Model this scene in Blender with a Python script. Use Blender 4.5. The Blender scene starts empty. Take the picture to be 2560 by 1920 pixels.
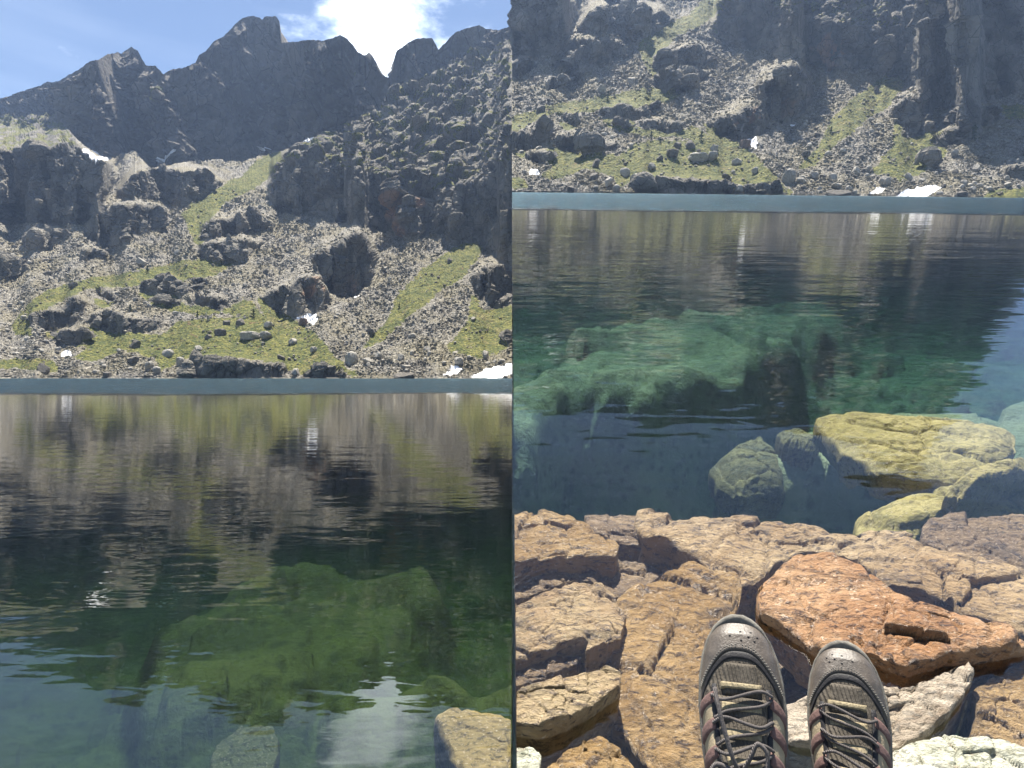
import bpy, math, random
import numpy as np
from mathutils import Matrix, Vector

# ---------------------------------------------------------------- camera, sky, sun, exposure
SC = bpy.context.scene
R_ = math.radians
F = 1479.0                      # focal length in pixels of the 2560x1920 photograph
PITCH_A = math.atan(22.0 / F)   # the western lake: the camera looks almost level
PITCH_B = math.atan(483.2 / F)  # the eastern lake basin: its ground is tilted up towards the far side
cam_d = bpy.data.cameras.new("camera")
cam = bpy.data.objects.new("camera", cam_d)
SC.collection.objects.link(cam)
SC.camera = cam
cam_d.sensor_width = 36.0
cam_d.lens = 18.0 * F / 1280.0
cam_d.clip_start = 0.05
cam_d.clip_end = 20000.0
cam.location = (0, 0, 0)
cam.rotation_euler = (R_(90) - PITCH_A, 0, 0)

SUN_EL, SUN_AZ = R_(72.0), R_(-1.5)      # ahead of the camera, a little to the right
world = bpy.data.worlds.new("World")
SC.world = world
world.use_nodes = True
wn, wl = world.node_tree.nodes, world.node_tree.links
wn.clear()
w_out = wn.new("ShaderNodeOutputWorld")
w_bg = wn.new("ShaderNodeBackground")
w_bg.inputs["Strength"].default_value = 0.050
sky = wn.new("ShaderNodeTexSky")
sky.sky_type = 'NISHITA'
sky.sun_disc = False
sky.sun_elevation = SUN_EL
sky.sun_rotation = SUN_AZ
sky.altitude = 2200.0
sky.air_density = 1.0
sky.dust_density = .6
sky.ozone_density = 1.0
# clouds: soft cumulus banks, a property of the sky's direction
tc = wn.new("ShaderNodeTexCoord")
def vmath(op, a, b=None):
    n = wn.new("ShaderNodeVectorMath"); n.operation = op
    wl.new(a, n.inputs[0])
    if b is not None:
        if isinstance(b, tuple): n.inputs[1].default_value = b
        else: wl.new(b, n.inputs[1])
    return n
def wmath(op, a, b=None, c=None, clamp=False):
    n = wn.new("ShaderNodeMath"); n.operation = op; n.use_clamp = clamp
    for i, q in enumerate((a, b, c)):
        if q is None: continue
        if isinstance(q, (int, float)): n.inputs[i].default_value = q
        else: wl.new(q, n.inputs[i])
    return n.outputs[0]
sc_v = vmath('MULTIPLY', tc.outputs["Generated"], (1.0, 1.0, 2.2))
nz = wn.new("ShaderNodeTexNoise"); nz.inputs["Scale"].default_value = 5.0
nz.inputs["Detail"].default_value = 7.0; nz.inputs["Roughness"].default_value = 0.58
wl.new(sc_v.outputs[0], nz.inputs["Vector"])
def dirblob(x, y, z, sharp, gain):
    l = math.sqrt(x*x + y*y + z*z)
    d = vmath('DOT_PRODUCT', tc.outputs["Generated"], (x/l, y/l, z/l))
    t = wmath('SUBTRACT', d.outputs["Value"], 1.0)
    t = wmath('MULTIPLY', t, sharp)
    t = wmath('EXPONENT', t)
    return wmath('MULTIPLY', t, gain)
blob = wmath('ADD', dirblob(-0.275, 1, 0.62, 300, 0.26), dirblob(-0.21, 1, 0.54, 700, 0.28))
blob = wmath('ADD', blob, dirblob(-0.08, 1, 0.56, 900, 0.14))
blob = wmath('ADD', blob, dirblob(-0.20, 1, 0.95, 40, 0.12))
cl = wmath('ADD', nz.outputs["Fac"], blob)
mr = wn.new("ShaderNodeMapRange"); mr.inputs["From Min"].default_value = 0.63
mr.inputs["From Max"].default_value = 0.86; mr.interpolation_type = 'SMOOTHSTEP'
wl.new(cl, mr.inputs["Value"])
wsp = vmath('MULTIPLY', tc.outputs["Generated"], (1.6, 1.2, 9.0))
nz2 = wn.new("ShaderNodeTexNoise"); nz2.inputs["Scale"].default_value = 1.6; nz2.inputs["Detail"].default_value = 4.0
wl.new(wsp.outputs[0], nz2.inputs["Vector"])
mr2 = wn.new("ShaderNodeMapRange"); mr2.inputs["From Min"].default_value = 0.45
mr2.inputs["From Max"].default_value = 0.9; mr2.inputs["To Max"].default_value = 0.10
wl.new(nz2.outputs["Fac"], mr2.inputs["Value"])
cf = wmath('MAXIMUM', mr.outputs[0], mr2.outputs[0])
mixc = wn.new("ShaderNodeMix"); mixc.data_type = 'RGBA'
wl.new(cf, mixc.inputs["Factor"])
wl.new(sky.outputs[0], mixc.inputs["A"])
mixc.inputs["B"].default_value = (17.0, 18.5, 20.0, 1)
wl.new(mixc.outputs["Result"], w_bg.inputs["Color"])
wl.new(w_bg.outputs[0], w_out.inputs["Surface"])

sun_d = bpy.data.lights.new("sun", 'SUN')
sun_d.energy = 5.0
sun_d.angle = R_(0.53)
sun_d.color = (1.0, 0.93, 0.82)
sun = bpy.data.objects.new("sun", sun_d)
SC.collection.objects.link(sun)
SDIR = Vector((math.sin(SUN_AZ)*math.cos(SUN_EL), math.cos(SUN_AZ)*math.cos(SUN_EL), math.sin(SUN_EL)))
sun.rotation_euler = SDIR.to_track_quat('Z', 'Y').to_euler()
sun.location = (0, 100, 900)

SC.render.engine = 'CYCLES'
SC.view_settings.view_transform = 'Standard'
SC.view_settings.look = 'None'
SC.view_settings.gamma = 1.0
SC.view_settings.exposure = 1.55
SC.cycles.max_bounces = 8
SC.cycles.transparent_max_bounces = 16
SC.cycles.volume_bounces = 1
SC.cycles.use_denoising = True
SC.cycles.sample_clamp_indirect = 4.0
SC.cycles.sample_clamp_direct = 12.0

# ---------------------------------------------------------------- frames of the two basins
def rx(a):
    c, s = math.cos(a), math.sin(a)
    return np.array([[1, 0, 0], [0, c, -s], [0, s, c]])
def ry(a):
    c, s = math.cos(a), math.sin(a)
    return np.array([[c, 0, s], [0, 1, 0], [-s, 0, c]])
QA = rx(-PITCH_A)
QB = ry(math.atan(14.0/1247.0)).T @ rx(-PITCH_B) if False else rx(-PITCH_B) @ ry(math.atan(-14.0/1247.0))
class Basin:
    def __init__(s, name, Q, h, side):
        s.name, s.Q, s.h, s.side = name, Q, h, side
        s.k = 1.0 if name == "west" else 1.25      # the eastern shore stands farther off and is larger
        s.M = QA @ Q.T                       # basin frame -> world
        s.n = Q @ np.array([1.0, 0, 0])      # the plane where the two basins meet
    def ray(s, X, Y):                        # direction in the basin's frame, forward component 1
        X = np.asarray(X, float); Y = np.asarray(Y, float)
        c = np.stack([(X-1280.0)/F, np.ones_like(X), (960.0-Y)/F], -1) @ s.Q.T
        return c / c[..., 1:2]
    def world(s, P):
        return np.asarray(P) @ s.M.T
    def on_plane(s, X, Y, z):                # point of the horizontal plane z (relative to the water) on that sight line
        r = s.ray(X, Y)
        t = (-s.h + z) / r[..., 2]
        return r * t[..., None]
A = Basin("west", QA, 1.35, -1)
B = Basin("east", QB, 0.70, 1)

# ---------------------------------------------------------------- noise
def _h(ix, iy, iz, seed):
    n = (ix.astype(np.int64)*73856093) ^ (iy.astype(np.int64)*19349663) ^ (iz.astype(np.int64)*83492791) ^ (seed*2654435)
    n = (n ^ (n >> 13)) * 1274126177
    n = n & 0x7fffffff
    n = ((n ^ (n >> 15)) * 2246822519) & 0x7fffffff
    return n
def _r(n, k):
    return (((n*(k*2+1)*1103515 + 12345*k) >> 5) & 0xffff).astype(np.float32) / 65535.0
def vnoise(P, seed=0):
    i = np.floor(P).astype(np.int64); f = (P - i).astype(np.float32)
    u = f*f*f*(f*(f*6-15)+10)
    res = 0
    for dx in (0, 1):
        wx = u[:, 0] if dx else 1-u[:, 0]
        for dy in (0, 1):
            wy = u[:, 1] if dy else 1-u[:, 1]
            for dz in (0, 1):
                wz = u[:, 2] if dz else 1-u[:, 2]
                n = _h(i[:, 0]+dx, i[:, 1]+dy, i[:, 2]+dz, seed)
                g = (_r(n, 1)-.5)*(f[:, 0]-dx) + (_r(n, 2)-.5)*(f[:, 1]-dy) + (_r(n, 3)-.5)*(f[:, 2]-dz)
                res = res + wx*wy*wz*g
    return res*2.4
def fbm(P, oct=4, seed=0, gain=.5, lac=2.03):
    a, s, r = 1.0, 0, 0
    Q = np.array(P, float)
    for k in range(oct):
        r = r + a*vnoise(Q, seed+k*7); s += a; a *= gain; Q = Q*lac + 11.3
    return r / s * 1.6
def ridged(P, oct=4, seed=0):
    a, s, r = 1.0, 0, 0
    Q = np.array(P, float)
    for k in range(oct):
        r = r + a*(1-2.2*np.abs(vnoise(Q, seed+k*7))); s += a; a *= .5; Q = Q*2.1+5.7
    return r/s - .6
def facets(P, seed=0, tilt=1.0):
    """angular blocks: every cell is a plane of its own; returns the height and the distance to the nearest crack"""
    i = np.floor(P).astype(np.int64)
    f1 = np.full(len(P), 9.0, np.float32); f2 = f1.copy()
    val = np.zeros(len(P), np.float32)
    for dx in (-1, 0, 1):
        for dy in (-1, 0, 1):
            for dz in (-1, 0, 1):
                n = _h(i[:, 0]+dx, i[:, 1]+dy, i[:, 2]+dz, seed)
                q = np.stack([P[:, 0]-(i[:, 0]+dx+_r(n, 1)), P[:, 1]-(i[:, 1]+dy+_r(n, 2)), P[:, 2]-(i[:, 2]+dz+_r(n, 3))], 1)
                d = np.sqrt((q*q).sum(1)).astype(np.float32)
                v = (_r(n, 4)-.5) + tilt*((_r(n, 5)-.5)*q[:, 0] + (_r(n, 6)-.5)*q[:, 1] + (_r(n, 7)-.5)*q[:, 2])
                m = d < f1
                f2 = np.where(m, f1, np.minimum(f2, d))
                val = np.where(m, v, val); f1 = np.where(m, d, f1)
    return val, f2-f1
def inpoly(X, Y, poly):
    r = np.zeros(X.shape, bool)
    n = len(poly); j = n-1
    for k in range(n):
        xi, yi = poly[k]; xj, yj = poly[j]
        if yi != yj:
            c = ((yi > Y) != (yj > Y)) & (X < (xj-xi)*(Y-yi)/(yj-yi)+xi)
            r ^= c
        j = k
    return r
def blur(a, n, ax):
    for _ in range(n):
        p = np.pad(a, [(1, 1) if k == ax else (0, 0) for k in range(a.ndim)], mode='edge')
        if ax == 0: a = (p[:-2]+2*p[1:-1]+p[2:])/4
        else: a = (p[:, :-2]+2*p[:, 1:-1]+p[:, 2:])/4
    return a

# ---------------------------------------------------------------- objects
COL = SC.collection
def tag(o, label=None, cat=None, group=None, kind=None):
    if label: o["label"] = label
    if cat: o["category"] = cat
    if group: o["group"] = group
    if kind: o["kind"] = kind
    return o
def mesh_obj(name, V, Fc, mat, parent=None, smooth=True, attrs=None, origin=True, base=False):
    """V: world vertices (n,3); Fc: (m,4) or (m,3) array or a list of arrays"""
    V = np.asarray(V, float)
    if origin:
        o0 = V.mean(0)
        if base: o0[2] = V[:, 2].min()
    else: o0 = np.zeros(3)
    me = bpy.data.meshes.new(name)
    fl = Fc if isinstance(Fc, list) else [Fc]
    fl = [np.asarray(f, np.int32) for f in fl if len(f)]
    me.vertices.add(len(V)); me.vertices.foreach_set("co", (V-o0).astype(np.float32).ravel())
    idx = np.concatenate([f.ravel() for f in fl])
    sizes = np.concatenate([np.full(len(f), f.shape[1], np.int32) for f in fl])
    me.loops.add(len(idx)); me.loops.foreach_set("vertex_index", idx)
    me.polygons.add(len(sizes))
    me.polygons.foreach_set("loop_start", np.concatenate([[0], np.cumsum(sizes)[:-1]]).astype(np.int32))
    me.polygons.foreach_set("use_smooth", np.full(len(sizes), smooth))
    me.update(calc_edges=True)
    if attrs:
        for k, a in attrs.items():
            at = me.attributes.new(k, 'FLOAT', 'POINT')
            at.data.foreach_set("value", np.asarray(a, np.float32))
    me.materials.append(mat)
    o = bpy.data.objects.new(name, me); COL.objects.link(o)
    o.location = o0
    if parent is not None:
        o.parent = parent
        o.location = Vector(o0) - parent.location
    return o
def empty(name, loc):
    o = bpy.data.objects.new(name, None); COL.objects.link(o); o.location = Vector(loc); o.empty_display_size = .1
    return o

# ---------------------------------------------------------------- materials
class NB:
    def __init__(s, name):
        s.m = bpy.data.materials.new(name); s.m.use_nodes = True
        s.t = s.m.node_tree; s.t.nodes.clear()
        s.out = s.t.nodes.new("ShaderNodeOutputMaterial")
        g = s.t.nodes.new("ShaderNodeNewGeometry"); s.pos = g.outputs["Position"]
        s.geo = g
    def n(s, typ, **kw):
        x = s.t.nodes.new(typ)
        for k, v in kw.items():
            if hasattr(x, k) and not k.startswith("i_"): setattr(x, k, v)
        return x
    def set(s, node, i, v):
        if v is None: return
        if isinstance(v, (int, float, tuple, list)): node.inputs[i].default_value = v
        else: s.t.links.new(v, node.inputs[i])
    def math(s, op, a, b=None, clamp=False):
        x = s.n("ShaderNodeMath", operation=op, use_clamp=clamp); s.set(x, 0, a); s.set(x, 1, b); return x.outputs[0]
    def noise(s, scale, detail=4, rough=.55, vec=None, dist=0, out="Fac"):
        x = s.n("ShaderNodeTexNoise"); s.set(x, "Vector", vec or s.pos); s.set(x, "Scale", scale)
        s.set(x, "Detail", detail); s.set(x, "Roughness", rough); s.set(x, "Distortion", dist); return x.outputs[out]
    def voro(s, scale, vec=None, feat='F1', out="Distance", rnd=1.0):
        x = s.n("ShaderNodeTexVoronoi", feature=feat); s.set(x, "Vector", vec or s.pos); s.set(x, "Scale", scale); s.set(x, "Randomness", rnd)
        return x.outputs[out]
    def scale(s, v, k):
        x = s.n("ShaderNodeVectorMath", operation='MULTIPLY'); s.set(x, 0, v or s.pos); s.set(x, 1, k); return x.outputs[0]
    def ramp(s, f, a, b, lo=0.0, hi=1.0):
        x = s.n("ShaderNodeMapRange", interpolation_type='SMOOTHSTEP'); s.set(x, "Value", f)
        s.set(x, "From Min", a); s.set(x, "From Max", b); s.set(x, "To Min", lo); s.set(x, "To Max", hi); return x.outputs[0]
    def mix(s, f, a, b):
        x = s.n("ShaderNodeMix", data_type='RGBA')
        s.set(x, "Factor", f)
        for nm, v in (("A", a), ("B", b)):
            if isinstance(v, tuple): v = v + (1,) if len(v) == 3 else v
            s.set(x, nm, v)
        return x.outputs["Result"]
    def attr(s, name):
        x = s.n("ShaderNodeAttribute", attribute_name=name); return x.outputs["Fac"]
    def bump(s, h, dist, strength=1.0, normal=None):
        x = s.n("ShaderNodeBump"); s.set(x, "Height", h); s.set(x, "Distance", dist); s.set(x, "Strength", strength)
        if normal is not None: s.set(x, "Normal", normal)
        return x.outputs[0]
    def bsdf(s, col, rough=.8, normal=None, spec=.3, **kw):
        x = s.n("ShaderNodeBsdfPrincipled")
        if isinstance(col, tuple) and len(col) == 3: col = col+(1,)
        s.set(x, "Base Color", col); s.set(x, "Roughness", rough); s.set(x, "Specular IOR Level", spec)
        if normal is not None: s.set(x, "Normal", normal)
        for k, v in kw.items(): s.set(x, k, v)
        s.t.links.new(x.outputs[0], s.out.inputs["Surface"]); return x

def terrain_material(name, rock_a, rock_b, k=1.0):
    b = NB(name)
    b.pos = b.scale(b.pos, (1/k, 1/k, 1/k))
    g, sc_, sn, pk = b.attr("grass"), b.attr("scree"), b.attr("snow"), b.attr("rust")
    n1 = b.noise(.05, 6, .6); n2 = b.noise(.35, 5, .65); n3 = b.noise(1.6, 4, .6)
    warm = b.ramp(b.noise(.035, 5, .6), .40, .62)
    rock = b.mix(b.ramp(n1, .35, .65), rock_a, rock_b)
    streak = b.noise(.12, 4, .6, vec=b.scale(None, (1.0, 1.0, .14)))
    rock = b.mix(b.ramp(streak, .52, .72, 0, .6), rock, (.075, .078, .085))
    rock = b.mix(b.ramp(n2, .55, .75, 0, .45), rock, (.34, .325, .29))
    rock = b.mix(b.math('MULTIPLY', pk, b.ramp(streak, .3, .6, .3, 1)), rock, (.40, .24, .15))
    lichen = b.ramp(b.noise(.8, 5, .7), .56, .68, 0, .35)
    rock = b.mix(lichen, rock, (.16, .17, .06))
    crk = b.voro(.16, vec=b.scale(None, (1, 1, .6)), feat='DISTANCE_TO_EDGE')
    rock = b.mix(b.ramp(crk, 0.0, .035, .7, 0), rock, (.035, .035, .035))
    # loose blocks: every block has its own grey
    vc = b.voro(.8, out="Color"); sep = b.n("ShaderNodeSeparateColor"); b.set(sep, "Color", vc)
    vc2 = b.voro(1.9, out="Color"); sep2 = b.n("ShaderNodeSeparateColor"); b.set(sep2, "Color", vc2)
    scr = b.mix(sep.outputs[0], (.13, .118, .095), (.50, .475, .41))
    scr = b.mix(b.math('MULTIPLY', sep2.outputs[1], .6), scr, (.36, .34, .30))
    scr = b.mix(b.ramp(n2, .5, .7, 0, .35), scr, (.20, .16, .11))
    cr = b.voro(.8, feat='DISTANCE_TO_EDGE')
    scr = b.mix(b.ramp(cr, 0.0, .10, .75, 0), scr, (.06, .055, .05))
    scr = b.mix(b.math('MULTIPLY', warm, .45), scr, (.26, .225, .12))
    base = b.mix(b.ramp(sc_, .3, .7), rock, scr)
    gr = b.mix(b.ramp(b.noise(.22, 6, .65), .35, .65), (.095, .115, .022), (.27, .255, .065))
    gr = b.mix(b.ramp(b.noise(.09, 5, .6, dist=.5), .55, .66, 0, .75), gr, (.30, .25, .10))
    gr = b.mix(b.ramp(b.noise(.16, 4, .6, dist=1), .64, .70, 0, .7), gr, (.24, .095, .055))
    tv = b.voro(.9, vec=b.scale(None, (1, 1, 1.8)))
    gr = b.mix(b.ramp(tv, .30, .75, 0, .75), gr, (.030, .052, .014))
    gm = b.ramp(b.math('ADD', g, b.math('MULTIPLY', b.math('SUBTRACT', b.noise(.22, 8, .72), .5), 2.0)), .44, .56)
    base = b.mix(gm, base, gr)
    base = b.mix(b.ramp(sn, .4, .6), base, (.88, .90, .93))
    hgt = b.math('ADD', b.math('MULTIPLY', n3, .5), b.math('MULTIPLY', b.noise(.6, 8, .7), 1.5))
    hgt = b.math('ADD', hgt, b.math('MULTIPLY', b.voro(.8), -.55))
    nsn = b.math('SUBTRACT', 1.0, b.math('MULTIPLY', sn, .93))
    nb = b.bump(hgt, 1.8*k, nsn)
    b.bsdf(base, .85, nb, .25)
    return b.m
M_NEARS = {"west": terrain_material("slope_ground", (.125, .118, .105), (.27, .25, .21)), "east": terrain_material("slope_ground_east", (.14, .132, .118), (.29, .27, .23), 1.25)}  # east copy: same rock in lighter colour, brightness painted in for that dim slope
M_FARS = {"west": terrain_material("mountain_rock", (.085, .08, .075), (.25, .225, .19), 4.0), "east": terrain_material("mountain_rock_east", (.085, .08, .075), (.25, .225, .19), 5.0)}
M_SNOW = (lambda b: (b.bsdf(b.mix(b.ramp(b.noise(.45, 7, .75), .48, .68), (.80, .82, .86), (.42, .40, .36)), .6, b.bump(b.noise(1.2, 5, .6), .25, .6), .3), b.m)[1])(NB("old_snow"))
def boulder_material(name, c1, c2):
    b = NB(name)
    ci = b.n("ShaderNodeObjectInfo").outputs["Random"]
    c = b.mix(b.ramp(b.noise(.9, 6, .65), .35, .65), c1, c2)
    c = b.mix(b.ramp(b.noise(2.3, 5, .7), .56, .68, 0, .5), c, (.10, .10, .055))
    c = b.mix(b.math('MULTIPLY', ci, .35), c, (.16, .15, .14))
    b.bsdf(c, .85, b.bump(b.noise(2.0, 8, .7), .5, .9), .25)
    return b.m
M_BPALE = boulder_material("pale_boulder", (.27, .255, .225), (.44, .42, .37))
M_BDARK = boulder_material("dark_boulder", (.075, .07, .062), (.16, .145, .12))
M_BRUST = boulder_material("rust_boulder", (.10, .065, .05), (.17, .12, .09))
def sfx(half): return ' (left half)' if 'left' in half else ' (right half)'
# ---------------------------------------------------------------- the far shore, drawn once in the photograph's pixels and stood up at its real distances
def z1(l): return [(.3014*x, .3014*y) for x, y in l]
def z2(l): return [(620+.3014*x, .3014*y) for x, y in l]
def z3(l): return [(.3014*x, 480+.3014*y) for x, y in l]
def z4(l): return [(620+.3014*x, 480+.3014*y) for x, y in l]
def zr(l): return [(758+(1900+.3134*x-1863)/.89, 938-(490-.3134*y)/.9) for x, y in l]
def pw(l): return [(1.1573*x, 1.1573*y) for x, y in l]
SKY = [(-400,300),(-160,262),(0,246),(21,241),(45,231),(72,223),(99,215),(118,203),(136,206),(151,200),(181,182),(205,169),(223,154),(247,148),(268,136),(295,131),(304,133),(329,116),(344,127),(356,148),(366,164),(389,164),(407,185),(431,173),(461,169),(488,157),(497,139),(515,127),(536,102),(561,90),(585,63),(606,45),(633,39),(650,44),(656,49),(662,41),(689,41),(698,51),(701,72),(703,107),(735,105),(777,99),(807,102),(831,95),(851,87),(867,96),(882,112),(894,130),(912,138),(924,132),(933,142),(944,163),(956,184),(968,197),(982,178),(985,148),(991,127),(1009,115),(1033,99),(1051,95),(1081,95),(1090,112),(1096,124),(1108,112),(1138,81),(1163,71),(1199,63),(1217,72),(1244,75),(1268,69),(1300,40),(1400,-40),(1560,-160),(1900,-260)]
RIDGE = [(-400,330),(-160,300),(0,285),(60,292),(145,289),(181,335),(208,362),(247,388),(274,399),(300,385),(338,374),(352,395),(377,420),(430,412),(480,400),(540,398),(603,405),(640,392),(695,380),(756,359),(789,340),(882,301),(924,277),(964,253),(1003,223),(1027,211),(1057,193),(1102,163),(1163,145),(1210,125),(1268,99),(1300,85),(1400,30),(1560,-60),(1900,-120)]
CL = 'cliff'
# name, label, tan(slope), outline (photograph pixels)
OUT = [
 ("rock_dome", "big rounded grey rock dome standing above the long scree slope", 3.2, z3([(680,340),(700,260),(760,200),(830,130),(900,110),(1060,90),(1200,90),(1330,130),(1440,240),(1300,320),(1100,400),(980,470),(860,460),(760,410)])),
 ("cliff", "dark vertical cliff band under the lit plateau at far left", 3.6, [(-400,372),(21,368),(90,371),(115,374),(151,362),(193,362),(229,389),(280,413),(292,446),(271,494),(255,528),(232,545),(190,561),(148,566),(96,555),(0,560),(-400,560)]),
 ("rock_outcrop", "grey cliff band between the saddle and the green gully strip", 2.6, [(x/1.7016, y/1.7016) for x, y in [(490,830),(560,750),(640,715),(760,725),(900,735),(945,780),(870,840),(770,885),(700,850),(560,850)]]),
 ("rock_outcrop", "low dark outcrop with rounded knobs below the left cliff band", 3.0, z3([(180,370),(260,335),(330,345),(400,310),(520,310),(600,350),(460,430),(380,470),(300,490),(220,470)])),
 ("rock_outcrop", "grey outcrop at the left end of the scree", 2.8, z3([(-600,560),(70,545),(120,540),(210,570),(240,620),(190,680),(70,720),(-600,720)])),
 ("rock_outcrop", "small cracked outcrop at the foot of the big rock dome", 2.6, z3([(640,540),(700,470),(760,460),(900,500),(820,545),(760,560),(700,580)])),
 ("rock_outcrop", "upper half of the stepped grey crag beside the green gully strip", 3.2, z3([(1650,400),(1670,280),(1760,225),(1900,215),(1975,180),(2100,160),(2190,200),(2250,250),(2260,330),(2050,335),(1960,345),(1800,385)])),
 ("rock_outcrop", "lower bulging half of the stepped grey crag beside the green gully strip", 3.2, z3([(1640,520),(1650,440),(1760,410),(1900,405),(2000,375),(2100,400),(2200,400),(2180,460),(2080,500),(2040,600),(1900,570),(1780,600),(1700,550)])),
 ("rock_outcrop", "dark steep outcrop on the left side of the grassy shore hill", 3.4, z3([(240,1050),(290,990),(380,950),(460,965),(540,935),(570,870),(640,860),(740,920),(730,1000),(650,1060),(560,1110),(430,1150),(350,1140),(290,1080)])),
 ("rock_outcrop", "long dark lens-shaped outcrop in the middle of the grassy shore hill", 3.4, z3([(700,1060),(760,1010),(880,990),(980,1000),(1100,1040),(1330,1060),(1340,1110),(1180,1150),(1000,1165),(880,1150),(760,1110)])),
 ("rock_outcrop", "small fan-shaped outcrop low on the left of the shore hill", 2.8, z3([(460,1200),(530,1150),(640,1150),(750,1170),(740,1220),(620,1275),(520,1240)])),
 ("rock_outcrop", "broad dark rock bluff rising straight from the lake below the green knoll", 4.0, [(452,930),(464,908),(494,896),(512,893),(543,896),(573,899),(603,895),(633,902),(662,902),(704,906),(722,923),(716,943),(620,947),(452,947)]),
 ("rock_outcrop", "low dark rock bluff at the waterline beside the broad bluff", 3.6, z4([(440,1500),(520,1440),(620,1430),(740,1430),(800,1490),(840,1555),(440,1555)])),
 ("rock_outcrop", "tilted slabby outcrop with pale ribs amid the upper grass", 2.0, z3([(1140,790),(1250,740),(1350,700),(1420,700),(1500,740),(1620,750),(1660,790),(1480,860),(1350,850),(1220,830)])),
 ("rock_outcrop", "flat oval outcrop lying in the small green meadow", 2.6, z3([(1220,880),(1320,870),(1480,900),(1490,930),(1360,955),(1290,920)])),
 ("rock_outcrop", "pale rounded outcrop at the lower edge of the small green meadow", 1.7, z3([(1520,900),(1540,860),(1640,840),(1760,840),(1880,880),(1890,930),(1800,970),(1700,940)])),
 ("rock_outcrop", "dark notched outcrop just under the upper grass ledge", 2.8, z3([(1560,710),(1640,700),(1720,720),(1730,740),(1660,780),(1600,750)])),
 ("rock_outcrop", "dark wedge outcrop above the bright grass patch of the shore hill", 2.8, z3([(760,790),(820,770),(900,800),(980,840),(1000,870),(940,905),(830,850)])),
 ("rock_outcrop", "tall dark buttress in the centre of the slope above the snow gully", 4.2, z4([(550,600),(570,500),(700,450),(800,360),(880,310),(960,330),(1000,400),(1040,470),(1090,560),(1080,650),(1040,740),(970,800),(870,850),(780,870),(700,830),(600,690),(590,620)])),
 ("rock_outcrop", "blocky buttress with pale top slab directly above the snow gully", 2.9, z4([(100,880),(220,800),(370,770),(420,700),(540,690),(600,700),(680,830),(710,920),(620,970),(560,1000),(400,1050),(250,1000)])),
 ("cliff", "wide dark cliff wall with rust streaks under the rocky shoulder", 4.2, pw([(575,425),(590,385),(615,352),(660,345),(760,365),(850,390),(950,405),(1030,395),(1096,372),(1180,370),(1180,420),(1096,440),(1010,480),(960,505),(900,515),(850,510),(790,490),(700,470),(600,455)])),
 ("rock_outcrop", "grey cracked knob at the right edge of the grassy strip", 2.6, z4([(1840,720),(1900,650),(2000,610),(2150,620),(2250,680),(2200,820),(2100,850),(2000,900),(1920,880),(1860,820)])),
 ("rock_outcrop", "smooth tongue-shaped slab under the grey cracked knob", 1.9, z4([(1920,960),(2000,895),(2150,855),(2230,850),(2200,910),(2100,950),(2000,990)])),
 ("cliff", "steep jagged rock rib climbing right of the grassy strip", 3.0, z4([(1640,440),(1660,340),(1750,260),(1850,200),(2000,150),(2200,120),(2300,300),(2150,420),(2050,520),(1960,480),(1900,400),(1760,425)])),
 ("rock_outcrop", "dark hump outcrop farthest right above the grey scree", 3.0, zr([(1360,1120),(1480,1040),(1600,1000),(1760,1005),(1780,1060),(1650,1140),(1500,1180),(1420,1160)])),
 ("rock_outcrop", "long brown-topped outcrop above the dark hump on the right", 2.6, zr([(1470,980),(1480,920),(1600,850),(1730,830),(1900,880),(1930,940),(1820,1000),(1700,990),(1560,995)])),
 ("cliff", "tall blue-grey cliff at the far right under the steep rib", 3.1, zr([(1270,760),(1200,600),(1130,330),(1180,60),(1500,-60),(2040,-100),(2500,-200),(2500,740),(2040,740),(1880,800),(1700,825),(1520,870),(1400,860)])),
 ("rock_outcrop", "small pale outcrop in the green patch above the large snow patch", 2.2, zr([(1280,1300),(1300,1240),(1430,1240),(1450,1270),(1340,1350)])),
 ("rock_outcrop", "pale rounded outcrop at the right end of the shore scree", 2.4, zr([(1920,1380),(1960,1320),(2040,1300),(2300,1290),(2300,1420),(1960,1410)])),
]
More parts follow.
